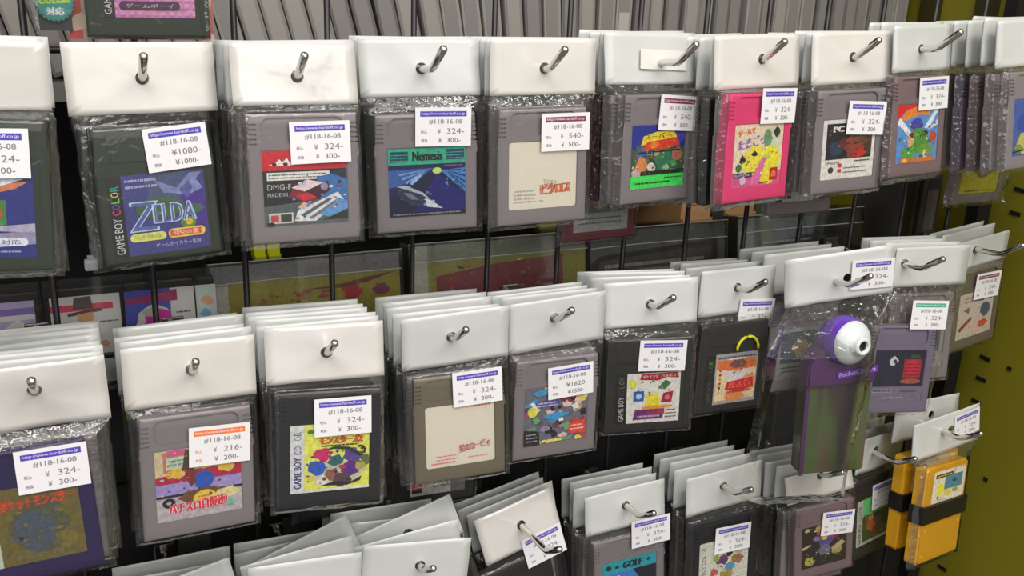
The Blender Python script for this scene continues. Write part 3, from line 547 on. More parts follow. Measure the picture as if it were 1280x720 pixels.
def behind_proto(style, col, art):
    def make(mx, label, group, i):
        r = empty('bagged_cartridge', mx, label, 'game cartridge', group)
        use_mesh('header_card', cardB[i % 3], r)
        c = use_mesh('cartridge', cart_mesh(style, col), r, REL0)
        use_mesh('cover_label', L[art], c, LAB[style if art not in ('zel',) else 'z'])
        use_mesh('plastic_bag', bagB[i % 3], r)
        return r
    return make
LAB = {'classic': Matrix.Translation((.0002, .00034, -.0047)), 'colour': Matrix.Translation((.0002, .00034, -.0075)), 'z': Matrix.Translation((-.0002, .00034, -.0095))}

def front(key, v, style, col, art, sticker, su, sv, sang, label, seed, on='cart', hole=None, amp=.0006, m='card', scale=1.0, curl=0.0, group=None, crinkle=1.0, dx=0.0, labmx=None):
    root = pose(*v[:6]); cart = pose(*v[8:14]) @ Matrix.Translation((dx, 0, 0)); w, h = v[6] / scale, v[7] / scale
    if scale != 1.0: root = root @ Matrix.Scale(scale, 4); cart = cart @ Matrix.Scale(scale, 4)
    rel = root.inverted() @ cart
    r = empty('bagged_cartridge', root, label, 'game cartridge', group)
    hx, hz = hole if hole else (0, .001)
    use_mesh('header_card', card_mesh(w, h, hx, hz, seed, amp, m, curl), r)
    c = use_mesh('cartridge', cart_mesh(style, col), r, rel)
    if art: use_mesh('cover_label', L[art], c, labmx or LAB[style])
    use_mesh('plastic_bag', bag_mesh(w, h, rel, seed, crinkle=crinkle), r)
    if sticker:
        sm = Matrix.Translation((su / 1000, -.0013, sv / 1000)) @ Matrix.Rotation(R(-sang), 4, 'Y')
        use_mesh('price_sticker', ST[sticker], r, (rel @ sm) if on == 'cart' else sm)
    return r

# ------------------------------------------------------------------ measured poses of the front bags: card x y z tilt yaw roll w h, cartridge x y z tilt yaw roll (metres, radians)
V = {
 '1A': [-0.0354, -0.0949, -0.0533, 0.0528, -0.0466, 0.0212, 0.067, 0.0293, -0.0346, -0.104, -0.103, -0.1124, -0.0629, 0.0498],
 '1B': [0.0383, -0.0623, -0.0589, -0.1489, 0.1796, 0.008, 0.0696, 0.0334, 0.0412, -0.0699, -0.1136, -0.1276, 0.2111, -0.0008],
 '1C': [0.1093, -0.0702, -0.0565, -0.2033, 0.0588, 0.0121, 0.0634, 0.0307, 0.1109, -0.0786, -0.1078, -0.101, 0.03, 0.0104],
 '1D': [0.1795, -0.057, -0.0555, -0.1418, -0.0895, -0.0165, 0.0663, 0.0305, 0.1813, -0.0644, -0.1118, -0.0145, -0.1324, -0.03],
 '1E': [0.2477, -0.0692, -0.054, -0.0761, 0.033, 0.0006, 0.0662, 0.0308, 0.2461, -0.0771, -0.1086, -0.0621, 0.0317, -0.003],
 '1F': [0.3223, -0.0595, -0.0506, -0.1745, 0.1137, 0.0206, 0.0675, 0.0302, 0.3288, -0.0668, -0.1034, -0.0594, 0.167, 0.0135],
 '1G': [0.3828, -0.0833, -0.0502, -0.0954, 0.1041, -0.0168, 0.068, 0.0307, 0.3843, -0.0913, -0.1005, -0.0595, 0.1856, 0.0122],
 '1H': [0.4586, -0.0811, -0.0482, -0.1243, -0.0001, -0.0251, 0.0671, 0.032, 0.4574, -0.0888, -0.0998, -0.0582, -0.0009, -0.0309],
 '1I': [0.5172, -0.0801, -0.0423, -0.1216, 0.2112, -0.0144, 0.0652, 0.0295, 0.5151, -0.0886, -0.0918, -0.1194, 0.1504, -0.0005],
 '1K': [0.5979, -0.0948, -0.0369, -0.1297, 0.0257, -0.0602, 0.0661, 0.0308, 0.6046, -0.1045, -0.0872, -0.1371, 0.0495, -0.0371],
 '2a': [-0.0246, -0.1018, -0.1983, 0.0414, -0.0228, -0.0182, 0.0671, 0.0325, -0.0299, -0.111, -0.2537, -0.1474, -0.0332, -0.0449],
 '2b': [0.0484, -0.0867, -0.2024, -0.0611, 0.0368, 0.0148, 0.0645, 0.0324, 0.0481, -0.0946, -0.2553, -0.1225, 0.0874, 0.0464],
 '2c': [0.1175, -0.0858, -0.2011, -0.1911, -0.0776, 0.0155, 0.063, 0.0305, 0.1166, -0.0946, -0.2539, -0.152, -0.0584, 0.0568],
 '2d': [0.198, -0.0714, -0.2085, 0.0093, -0.0147, -0.0298, 0.0662, 0.0325, 0.1991, -0.0783, -0.2624, -0.1303, -0.0464, 0.0],
 '2e': [0.2655, -0.0687, -0.2074, 0.0067, 0.0086, -0.0334, 0.0654, 0.0322, 0.2641, -0.0756, -0.2612, -0.047, -0.0288, 0.01],
 '2f': [0.3307, -0.0705, -0.2013, -0.0733, -0.1856, -0.0369, 0.0635, 0.03, 0.3292, -0.0785, -0.2549, -0.0026, -0.2745, -0.0407],
 '2g': [0.4105, -0.0549, -0.2064, -0.0537, 0.0362, 0.0212, 0.064, 0.0322, 0.408, -0.0611, -0.26, -0.0479, -0.0265, 0.0131],
 '2h': [0.4281, -0.1279, -0.1755, 0.0059, -0.268, -0.1385, 0.0705, 0.0314, 0.4281, -0.1359, -0.2285, -0.0524, -0.268, -0.1385],
 '2i': [0.5607, -0.0798, -0.1952, -0.053, -0.0992, 0.0181, 0.0655, 0.0293, 0.54, -0.0941, -0.267, -0.1379, -0.128, 0.0709],
 '2j': [0.6437, -0.0502, -0.1998, 0.0332, 0.0709, -0.0992, 0.0659, 0.0238, 0.6436, -0.0572, -0.2438, -0.0203, 0.1136, -0.0672],
 '3b': [0.1044, -0.0789, -0.3482, -0.0416, -0.0235, 0.0586, 0.0657, 0.034, 0.1044, -0.0869, -0.4042, -0.0698, -0.0235, 0.0586],
 '3c': [0.1707, -0.0832, -0.3488, -0.043, -0.0756, 0.0931, 0.0666, 0.034, 0.1707, -0.0912, -0.4048, -0.0698, -0.0756, 0.0931],
 '3d': [0.2554, -0.0493, -0.3591, -0.2499, 0.0393, -0.195, 0.0593, 0.0331, 0.2554, -0.0573, -0.4151, -0.0698, 0.0393, -0.195],
 '3e': [0.3352, -0.0545, -0.3591, -0.104, -0.0267, -0.0581, 0.0633, 0.03, 0.3395, -0.0608, -0.4123, -0.0834, -0.0462, -0.0494],
 '3f': [0.4122, -0.0636, -0.3547, -0.0514, 0.0042, -0.0483, 0.0653, 0.0308, 0.4144, -0.07, -0.4083, -0.0836, -0.019, -0.02],
 '3g': [0.5331, -0.0328, -0.3905, -0.3055, -0.0756, -0.0871, 0.0647, 0.0228, 0.5405, -0.0401, -0.4407, -0.0718, -0.1042, -0.0792],
 '3h': [0.5592, -0.0661, -0.3495, 0.0493, 0.2773, 0.1218, 0.065, 0.0311, 0.5535, -0.0732, -0.401, -0.1407, 0.2279, 0.0231],
 '3i': [0.5292, -0.1443, -0.2918, -0.1078, 0.0792, -0.0522, 0.0673, 0.0273, 0.522, -0.1586, -0.3428, -0.1236, 0.2623, 0.1473]}
def nearer(v, s):
    v = list(v); D = .5665
    for b in (0, 8): v[b] *= s; v[b + 1] = (v[b + 1] + D) * s - D; v[b + 2] *= s
    v[6] *= s; v[7] *= s
    return v
V['2h'] = nearer(V['2h'], 1.11); V['3g'] = nearer(V['3g'], .94); V['3i'] = nearer(V['3i'], 1.14); V['3h'] = nearer(V['3h'], 1.02)
V['3a'] = [.034, -.080, -.3495, -.035, 0, 0, .0655, .034, .034, -.088, -.405, -.07, 0, 0]
# peg: x, z where it leaves the card, tip y
G = {'1A': (-.035, -.056, -.100), '1B': (.038, -.059, -.081), '1C': (.110, -.058, -.087), '1D': (.180, -.056, -.091), '1E': (.248, -.055, -.093), '1F': (.329, -.053, -.096),
     '1G': (.386, -.049, -.100), '1H': (.458, -.048, -.101), '1I': (.514, -.043, -.111), '1K': (.600, -.037, -.118),
     '2a': (-.022, -.195, -.108), '2b': (.049, -.201, -.107), '2c': (.118, -.201, -.098), '2d': (.195, -.207, -.094), '2e': (.263, -.204, -.091), '2f': (.330, -.202, -.096),
     '2g': (.410, -.204, -.083), '2h': (.473, -.198, -.110), '2i': (.536, -.192, -.110), '2j': (.638, -.197, -.091),
     '3a': (.034, -.349, -.100), '3b': (.104, -.350, -.103), '3c': (.173, -.348, -.107), '3d': (.257, -.359, -.105), '3e': (.335, -.357, -.090), '3f': (.411, -.352, -.094), '3g': (.502, -.360, -.085),
     '3h': (.556, -.353, -.101), '3i': (.598, -.330, -.119)}
ROWN = {'1': 'top row', '2': 'middle row', '3': 'bottom row'}
def s_(u, v, a=0): return (u, v, a)
# key: style, colour, art, sticker, (u, v, angle), sticker on, noun phrase, how many bags behind, their colours, their print, seed
F = {
 '1A': ('colour', 'clear', 'blue', 'p', s_(5.5, 18.5, 1), 'cart', 'clear dark green cartridge with blue wave label', 2, ['grey', 'black'], 11),
 '1B': ('colour', 'clear', 'zel', 'z', s_(10.8, 21.7, 3.5), 'cart', 'clear dark green cartridge with blue violet fantasy label', 4, ['clear', 'smoke'], 12),
 '1C': ('classic', 'grey', 'race', 'p', s_(8.3, 18.0, .8), 'cart', 'grey cartridge with red topped racing label', 6, ['grey', 'grey2'], 13),
 '1D': ('classic', 'grey', 'space', 'p', s_(9.4, 25.4, -1.5), 'cart', 'grey cartridge with teal and deep blue space label', 3, ['black', 'grey'], 14),
 '1E': ('classic', 'grey', 'cream', 'r', s_(13.4, 19.2, 0), 'cart', 'grey cartridge with plain cream puzzle label', 3, ['grey'], 15),
 '1F': ('classic', 'grey', 'jungle', 'r', s_(13.6, 20.9, -4), 'cart', 'grey cartridge with jungle label and bright green foot', 3, ['grey', 'redclear', 'redclear'], 16),
 '1G': ('classic', 'pink', 'pink', 'p', s_(13.8, 24.6, -1), 'cart', 'hot pink cartridge with yellow splashed label', 5, ['grey', 'black', 'grey2'], 17),
 '1H': ('classic', 'grey', 'dark', 'p', s_(11.8, 14.3, -4), 'cart', 'grey cartridge with white framed dark picture label', 5, ['grey', 'grey2', 'black'], 18),
 '1I': ('classic', 'mauve', 'arch', 'p', s_(12.9, 20.9, 1), 'cart', 'grey cartridge with red arch and blue ray label', 2, ['grey'], 19),
 '1K': ('classic', 'grey2', 'bluey', 'p', s_(19, 14, 0), 'cart', 'grey cartridge with blue over yellow label at right edge', 4, ['grey', 'mauve', 'lilac'], 20),
 '2a': ('classic', 'purple', 'gold', 'p', s_(12.6, 21.0, -1), 'cart', 'dark violet cartridge with gold label', 7, ['grey', 'black'], 21),
 '2b': ('classic', 'grey', 'pachi', 'o', s_(10.9, 14.0, -2), 'cart', 'grey cartridge with pachinko hall label and orange price tag', 4, ['black', 'smoke'], 22),
 '2c': ('classic', 'black', 'mons', 'p', s_(6.8, 18.2, 1), 'cart', 'black cartridge with white edged yellow label', 5, ['black', 'grey'], 23),
 '2d': ('classic', 'brown', 'rosy', 'p', s_(11.0, 23.7, 1.3), 'cart', 'yellowed brown cartridge with cream and rose title label', 4, ['grey', 'black'], 24),
 '2e': ('classic', 'grey', 'crowd', 'e', s_(8.8, 17.2, 2.7), 'cart', 'grey cartridge with crowded multicoloured label', 3, ['grey2', 'grey'], 25),
 '2f': ('colour', 'smoke', 'panel', 'p', s_(7.9, 20.8, -2.6), 'cart', 'smoky black cartridge with white label and red banner', 3, ['clear', 'black'], 26),
 '2g': ('colour', 'smoke', 'orange', 'p', s_(16.8, -17.4, -4), 'card', 'smoky dark cartridge with orange and cream label', 3, ['grey', 'black'], 27),
 '2i': ('classic', 'lilac', 'navy', 'g', s_(18.5, 40.4, 0), 'cart', 'lilac grey cartridge with navy label and green price tag', 3, ['grey', 'lilac'], 28),
 '2j': ('classic', 'brown', 'patch', 'r', s_(9.1, 17.6, -4), 'cart', 'brownish cartridge with patchy cream label beside yellow panel', 2, ['brown', 'grey'], 29),
 '3a': ('classic', 'grey', 'plain', None, s_(0, 0), 'cart', 'white header card at lower left corner', 3, ['grey'], 30),
 '3b': ('classic', 'grey', 'plain', None, s_(0, 0), 'cart', 'white header card cut by bottom edge', 4, ['grey', 'black'], 31),
 '3c': ('classic', 'black', 'plain', None, s_(0, 0), 'cart', 'white header card with peg tip low in frame', 5, ['grey', 'black'], 32),
 '3d': ('colour', 'smoke', 'plain', 'p', s_(13.5, -20.0, 1), 'card', 'steeply slanted header card with glued price tag', 4, ['black'], 33),
 '3e': ('classic', 'grey', 'golf', 'p', s_(16.7, 32.5, 0), 'cart', 'grey cartridge with teal golf label', 4, ['grey', 'black'], 34),
 '3f': ('classic', 'black', 'strip', 'p', s_(6.0, 14.3, -1.8), 'cart', 'black cartridge with white rounded label', 5, ['black', 'grey'], 35),
 '3g': ('classic', 'mauve', 'wing', 'p', s_(11.8, 13.5, -6), 'cart', 'grey cartridge with beige winged label', 4, ['grey', 'black'], 36),
 '3h': ('colour', 'smoke', 'green', 'p', s_(11.4, 15.1, -.5), 'cart', 'dark cartridge with green topped label', 5, ['smoke', 'black'], 37),
}
LABM = {'1B': Matrix.Translation((-.0008, .00034, -.0095)), '2f': Matrix.Translation((-.0004, .00034, -.0088)), '2g': Matrix.Translation((0, .00034, -.0083)), '3h': Matrix.Translation((0, .00034, -.0033)), '3f': Matrix.Translation((0, .00034, -.0047))}
SC = {'3g': .94}
HOLEZ = {}
def stack(key, v, n, make, phrase, group, j0=0, rolls=None):
    q = random.Random(sum(map(ord, key)))
    gx, gz, ty = G[key]
    Y = v[1]
    for k in range(1, n + 1):
        Y += .0092 + q.choice((0, 0, .0015, .004))
        if Y > -.012: break
        roll = v[5] * .55 + q.uniform(-.018, .018); dx = q.uniform(-.0022, .0018)
        if key == '3d': roll = v[5] * (.95 - .03 * k)
        dz = -(Y - v[1]) * .09 + q.uniform(-.0006, .0012)
        if rolls and k in rolls: roll, ddx, ddz = rolls[k]; dx += ddx; dz += ddz
        mx = pose(v[0] + dx, Y, v[2] + dz, v[11] + R(2), v[12], roll)
        make(k)(mx, '%s bag behind the %s, %s' % (ORD[k - 1], phrase, ROWN[key[0]]), group, k)
FR = {}
for key, (style, col, art, stk, (su, sv, sa), on, phrase, nb, cols, seed) in F.items():
    v = V[key]; gx, gz, ty = G[key]
    grp = 'bags hanging on the peg of the ' + phrase
    if not (style and v): continue
    FR[key] = front(key, v, style, col, art, stk, su, sv, sa, 'front bag in the %s, %s' % (ROWN[key[0]], phrase), seed, on=on, hole=((gx - v[0]) * (.9 if abs(v[4]) > .1 else 1), max(-.004, min(.006, gz - v[2]))),
          amp={'2a': .0016, '1C': .0015, '2c': .0013}.get(key, .0007), scale=SC.get(key, 1.0), dx={'2i': -.008}.get(key, 0), group=grp, labmx=LABM.get(key),
          m='card_g' if key in ('1C', '2a', '2c', '3d', '3g') else 'card' if key in ('1A', '1B', '1H', '2b', '1G', '1E') else 'card_b', curl={'1I': .0, '1F': 0.001}.get(key, 0), crinkle={'1B': 1.7, '1A': 1.8, '2a': 1.6, '1K': 1.8, '2f': 1.4, '3d': 1.6}.get(key, 1.0))
    rolls = {'3b': {1: (-.10, 0, .004), 2: (-.36, .004, .006), 3: (-.05, 0, 0)}, '3c': {2: (-.32, .004, .008), 1: (-.12, .001, .003), 4: (0, -.006, .004), 5: (0, -.008, .004)}, '3a': {1: (-.20, 0, .001)}, '1K': {5: (.05, -.004, -.012), 6: (.05, -.004, -.014)}}.get(key)
    stack(key, v, nb, lambda k, cols=cols: behind_proto('classic' if cols[(k - 1) % len(cols)] not in ('clear', 'smoke', 'redclear') else 'colour', cols[(k - 1) % len(cols)], 'plain' if not (key == '1K' and k > 4) else 'yel'), phrase, grp, rolls=rolls)
a = Art(35, 11.5, (222, 220, 214), .1, .4); use_mesh('blank_slip', a.mesh('blank_slip', M['paper']), FR['1F'], Matrix.Translation((.0090, -.0016, -.0010)) @ Matrix.Rotation(R(2), 4, 'Y'))
v = V['2g']; rel = pose(*v[:6]).inverted() @ pose(*v[8:14])
bm = bmesh.new(); tube(bm, [(.0105 + .0088 * math.cos(R(t)), -.0016, .0125 + .0095 * math.sin(R(t))) for t in range(0, 181, 15)], .0010, 8); mesh_obj('strap_loop', bm, M['post'], FR['2g'], rel, True)
# low hanging bags seen beneath their neighbours
behind_proto('colour', 'smoke', 'mark')(pose(.2035, -.020, -.254, R(-2), 0, R(2)), 'low hung bag with white label showing beneath the brown cartridge', None, 0)
behind_proto('colour', 'redclear', 'plain')(pose(.315, -.018, -.084, R(-1), R(6), R(1)), 'clear red cartridge bag hanging lowest behind the jungle label', None, 1)
behind_proto('classic', 'grey', 'mark')(pose(.482, -.012, -.079, R(-2), 0, 0), 'low bag whose pale label corner shows below the dark picture cartridge', None, 2)
behind_proto('colour', 'smoke', 'crowd')(pose(.142, -.016, -.252, R(-2), 0, R(1)), 'dim bag showing under the yellow label cartridge corner', None, 2)

rl = Matrix.Translation((0, -.0080, -.0925))
r = empty('bagged_cartridge', pose(.650, -.026, -.040, 0, R(3), R(1)), 'long crinkled bag with yellow label cartridge hung low at upper right', 'game cartridge')
use_mesh('header_card', card_mesh(.066, .031, 0, .002, 77, m='card_b'), r)
c = use_mesh('cartridge', cart_mesh('classic', 'grey'), r, rl); use_mesh('cover_label', L['yel'], c, Matrix.Translation((.0002, .00034, -.0100)))
use_mesh('plastic_bag', bag_mesh(.070, .031, rl, 78, crinkle=3.5, mats=('film_c', 'film_c')), r)

# ------------------------------------------------------------------ pegs
def peg(key, gx, gz, ty):
    v = V[key]; yb = v[1]; L_ = max(-(ty + .017), -yb + .0015); s = .09
    z0 = gz - (-yb) * s
    o = empty('peg_hook', pose(gx, 0, z0, 0, 0, 0), None, None)
    bm = bmesh.new(); ze = L_ * s
    tp = L_ + .0165; zt = ze + .0118
    pts = [(0, .001, 0), (0, -L_ * .5, ze * .5), (0, -L_ + .004, ze - .0004), (0, -L_ + .001, ze + .0001), (0, -L_ - .0016, ze + .0012), (0, -L_ - .0036, ze + .0026), (0, -tp, zt), (0, -tp - .0006, zt + .00045), (0, -tp - .0011, zt + .0008)]
    tube(bm, pts, .0021, 16, taper=[1, 1, 1, 1, 1, 1, 1, .8, .4])
    mesh_obj('hook_rod', bm, M['steel'], o, smooth=True)
    bm = bmesh.new(); box(bm, -.006, .006, -.0045, -.0022, -.016, .007, bev=.0006); box(bm, -.005, -.003, -.0025, .0035, .001, .0045); box(bm, .003, .005, -.0025, .0035, .001, .0045)
    mesh_obj('mounting_plate', bm, M['steel'], o)
    return o
for key, (gx, gz, ty) in G.items():
    ph = F[key][6] if key in F else {'2h': 'violet toy camera package', '3i': 'yellow cartridge with black band'}[key]
    tag(peg(key, gx, gz, ty), 'chrome hook holding the ' + ph, 'hook', 'chrome peg hooks on the wire grid')

# ------------------------------------------------------------------ toy camera package
v = V['2h']; root = pose(*v[:6]); rel = root.inverted() @ pose(*v[8:14])
cam_pk = empty('bagged_camera', root, 'clear bag with violet and white ball camera cartridge, middle row right', 'toy camera')
cw, chh = v[6], v[7]
use_mesh('header_card', card_mesh(cw, chh, .006, -.002, 90, .0012, 'card_b'), cam_pk)
use_mesh('price_sticker', ST['p'], cam_pk, Matrix.Translation((.0235, -.0016, -.001)) @ Matrix.Rotation(R(4), 4, 'Y'))
m = bpy.data.materials.new('smoky_shell'); m.use_nodes = True; nt = m.node_tree; b = nt.nodes['Principled BSDF']
tc = nt.nodes.new('ShaderNodeTexCoord'); mp = nt.nodes.new('ShaderNodeMapping'); mp.inputs['Rotation'].default_value = (0, R(-14), 0); mp.inputs['Scale'].default_value = (60, 1, 7)
nz = nt.nodes.new('ShaderNodeTexNoise'); nz.inputs['Scale'].default_value = 1.0; nz.inputs['Detail'].default_value = 1.5
cr = nt.nodes.new('ShaderNodeValToRGB'); cr.color_ramp.elements[0].position = .32; cr.color_ramp.elements[0].color = lin((84, 50, 100)); cr.color_ramp.elements[1].position = .68; cr.color_ramp.elements[1].color = lin((96, 74, 62))
e = cr.color_ramp.elements.new(.44); e.color = lin((70, 56, 52)); e = cr.color_ramp.elements.new(.55); e.color = lin((76, 94, 48))
nt.links.new(tc.outputs['Object'], mp.inputs['Vector']); nt.links.new(mp.outputs[0], nz.inputs['Vector']); nt.links.new(nz.outputs['Fac'], cr.inputs[0]); nt.links.new(cr.outputs[0], b.inputs['Base Color']); b.inputs['Roughness'].default_value = .18; b.inputs['Coat Weight'].default_value = .5
M['smoky'] = m
M['violet'] = mat('violet_plastic', (98, 52, 172), .3, coat=.3); M['violetdark'] = mat('violet_translucent', (78, 40, 88), .18, coat=.5, var=.3, vscale=90); M['white'] = mat('white_plastic', (214, 220, 222), .3, coat=.3); M['lens'] = mat('dark_lens', (30, 26, 34), .12)
body = rel @ Matrix.Translation((-.0035, 0, -.044)) @ Matrix.Rotation(R(6), 4, 'Y')
bm = bmesh.new()
fs = prism(bm, rounded(-.0245, -.0385, .0245, .0385, .003), -.005, .008); bmesh.ops.bevel(bm, geom=list(set(fs[0].edges)), offset=.0012, segments=2, affect='EDGES')
cbody = mesh_obj('cartridge_shell', bm, M['smoky'], cam_pk, body)
bm = bmesh.new(); fs = prism(bm, [(-.0245, -.039), (-.0215, -.039), (-.0215, .030), (-.0245, .030)], -.0056, -.0049); mesh_obj('edge_strip', bm, M['violetdark'], cbody)
bm = bmesh.new(); prism(bm, [(-.025, .028), (.025, .030), (.025, .042), (.014, .048), (.006, .058), (-.012, .060), (-.022, .052), (-.025, .046)], -.0085, .006); bmesh.ops.bevel(bm, geom=list(bm.edges), offset=.0012, segments=2, affect='EDGES')
neck = mesh_obj('camera_neck', bm, M['violetdark'], cam_pk, body)
a = Art(30, 5.2, (98, 52, 172), .3, 1.2); a.text('PocketCamera', 1.6, 1.2, 26.5, 3.2, (205, 170, 226), skew=.15, bold=.12)
use_mesh('name_strip', a.mesh('name_strip', M['art']), neck, Matrix.Translation((.0105, -.0092, .0385)) @ Matrix.Rotation(R(-8), 4, 'Y'))
ax = Vector((.24, -.96, .02)).normalized()
q = Vector((0, 0, 1)).rotation_difference(ax).to_matrix().to_4x4()
bm = bmesh.new(); bmesh.ops.create_uvsphere(bm, u_segments=48, v_segments=32, radius=.0172)
ball = mesh_obj('camera_ball', bm, M['violet'], cam_pk, rel @ Matrix.Translation((.0035, -.004, .0165)) @ q, True)
bm = bmesh.new(); prof = [(.0154, .0084), (.0152, .0094), (.0144, .0106), (.0125, .0129), (.0090, .0152), (.0066, .0160), (.0064, .0185), (.0058, .0200), (.0044, .0202), (.0036, .0196), (.0034, .0176)]
rings = [[bm.verts.new((r_ * math.cos(2 * math.pi * k / 40), r_ * math.sin(2 * math.pi * k / 40), z)) for k in range(40)] for r_, z in prof]
for A, B in zip(rings, rings[1:]):
    for k in range(40): bm.faces.new([A[k], A[(k + 1) % 40], B[(k + 1) % 40], B[k]])
mesh_obj('lens_ring', bm, M['white'], ball, smooth=True)
bm = bmesh.new(); bmesh.ops.create_circle(bm, cap_ends=True, radius=.0037, segments=28, matrix=Matrix.Translation((0, 0, .0182))); mesh_obj('lens', bm, M['lens'], ball)
brel = rel @ Matrix.Translation((-.0330, -.0265, -.036)) @ Matrix.Rotation(R(8), 4, 'Y')
use_mesh('plastic_bag', bag_mesh(cw, chh, brel, 44, cw=.066, ch=.104, depth=.036, crinkle=2.6, extra=.002), cam_pk)
grp = 'bags behind the violet toy camera'
def mk2h(k): return behind_proto(['colour', 'classic', 'classic'][k % 3], ['smoke', 'grey', 'mauve'][k % 3], 'strip' if k % 3 == 0 else 'plain')
v2 = list(v); v2[1] += .012; v2[0] -= .006; v2[5] = -.05; v2[11] = -.05; v2[12] = -.12; v2[2] -= .002; V['2h'] = v
G2 = G['2h']
for k in range(1, 4):
    mk2h(k)(pose(v2[0] - .001 * k, v2[1] + .004 + .0120 * k, v2[2] - .001 - .0012 * k, R(-1), -.10, -.04), ORD[k - 1] + ' bag behind the violet toy camera package, middle row', grp, k)

# ------------------------------------------------------------------ yellow cartridge package
v = V['3i']; root = pose(*v[:6]); rel = root.inverted() @ pose(*v[8:14])
def yellow_pack(root, rel, label, seed, v, grp):
    r = empty('bagged_cartridge', root, label, 'game cartridge', grp)
    use_mesh('header_card', card_mesh(v[6], v[7], .004, .002, seed, .0008, 'card_b'), r)
    bm = bmesh.new(); fs = prism(bm, rounded(-.0322, -.0384, .0322, .0384, .003), -.0005, .0095); bmesh.ops.bevel(bm, geom=list(set(fs[0].edges)), offset=.0016, segments=3, affect='EDGES')
    for sx in (-.026, .026):
        for sz in (-.032, -.012): prism(bm, [(sx + .0013 * math.cos(t * math.pi / 4), sz + .0013 * math.sin(t * math.pi / 4)) for t in range(8)], -.0009, -.0003)
    c = mesh_obj('cartridge', bm, CM['yellow'], r, rel)
    a = Art(50, 25, (224, 216, 196), .15, 1.5); a.rect(3, 19.5, 30, 22.5, (70, 44, 40)); a.lines(5, 20.6, 28, 1, 1, (222, 190, 60), .8); a.rect(18, 9, 46, 20, (84, 132, 150)); a.splat(12, 10, 6, (232, 222, 60), 9, .35, 3); a.splat(24, 6, 6, (222, 206, 70), 10, .4, 4, .6); a.splat(9, 4, 2.2, (190, 120, 60), 8, .3, 5); a.splat(36, 7, 5, (150, 170, 90), 9, .4, 8, .5); a.splat(33, 15, 4, (60, 84, 96), 8, .5, 9, .5)
    use_mesh('cover_label', a.mesh('cover_label', M['art']), c, Matrix.Translation((.003, -.0008, .0215)))
    bm = bmesh.new(); box(bm, -.0338, .0345, -.0026, .0105, -.0055, .0085, bev=.001)
    mesh_obj('elastic_band', bm, M['tray'], c)
    return r, c
yp, yc = yellow_pack(root, rel, 'yellow cartridge wrapped with black band, front bag nearest yellow panel', 61, v, 'bags on the rightmost bottom peg')
use_mesh('price_sticker', ST['p'], yp, Matrix.Translation((.0215, -.0016, .0030)) @ Matrix.Rotation(R(-3), 4, 'Y') @ Matrix.Scale(.95, 4))
use_mesh('plastic_bag', bag_mesh(v[6], v[7], rel, 62, cw=.067, ch=.079, depth=.011, crinkle=1.8), yp)
for k in (1,):
    yellow_pack(pose(v[0] - .001, v[1] + .020 * k, v[2] + .004, v[3], .10, .06), Matrix.Translation((-.004, -.012, -.062)), 'second yellow banded cartridge bag half hidden behind the front yellow one', 64 + k, v, 'bags on the rightmost bottom peg')

# ------------------------------------------------------------------ upper package cut by the top edge
r = empty('bagged_cartridge', pose(.0335, -.034, -.006, R(-2), 0, 0), 'bag with pink checked label cartridge and round teal badge, cut by top edge', 'game cartridge')
M['booklet'] = M['art']
a = Art(68, 74, (196, 176, 164), 1.6, .8); a.rect(0, 0, 6, 74, (206, 80, 70)); a.rect(6, 0, 14, 74, (186, 172, 160)); a.splat(5, 8, 5, (214, 190, 170), 9, .4, 3); a.rect(62, 0, 68, 74, (205, 110, 90)); a.splat(64, 20, 4, (226, 200, 176), 9, .4, 5, 2); a.rect(24, 0, 44, 2.5, (190, 50, 60)); a.lines(8, 6, 14, 3, 1.6, (120, 110, 110), .6)
use_mesh('booklet', a.mesh('booklet', M['paper']), r, Matrix.Translation((.0095, .004, -.0005)))
c = use_mesh('cartridge', cart_mesh('colour', 'clear'), r, Matrix.Translation((.0115, -.0075, -.0035)))
use_mesh('cover_label', L['plaid'], c, Matrix.Translation((.0002, .00034, -.0043)))
a = Art(18, 18, (40, 38, 40), .2, 8.9); p = []
for k in range(48): rr = 8.9 if k % 2 else 7.9; p.append((9 + rr * math.cos(math.pi * k / 24), 9 + rr * math.sin(math.pi * k / 24)))
a.poly(p, (40, 128, 126)); a.ell(9, 9, 7.2, 7.2, (46, 140, 134)); a.text('COLOR', 2.2, 8.2, 13.6, 4.2, (176, 200, 40), rot=3, bold=.5); a.text('対応', 5.2, 3.2, 7.6, 3.6, (214, 216, 214), bold=.3); a.text('GAMEBOY', 3.6, 13.4, 10.5, 1.8, (220, 222, 220))
use_mesh('round_badge', a.mesh('round_badge', M['art']), r, Matrix.Translation((-.0300, -.0006, -.0205)))
bm = bmesh.new(); box(bm, -.0375, -.0230, .0008, .004, -.0335, .03); mesh_obj('inner_card', bm, M['lip'], r)
use_mesh('plastic_bag', bag_mesh(.085, .034, Matrix.Translation((0, -.0085, 0)), 33, cw=.080, ch=.076, depth=.012, crinkle=1.5), r)
use_mesh('header_card', card_mesh(.085, .034, 0, 0, 34), r, Matrix.Translation((0, -.0036, .064)))
for ch in r.children:
    if ch.name.startswith('plastic_bag'):
        me = ch.data; me.clear_geometry(); me2 = bag_mesh(.085, .034, Matrix.Translation((0, -.0045, -.064)), 33, cw=.080, ch=.077, depth=.012, crinkle=1.5); ch.data = me2; ch.matrix_local = Matrix.Translation((0, -.0044, .064))

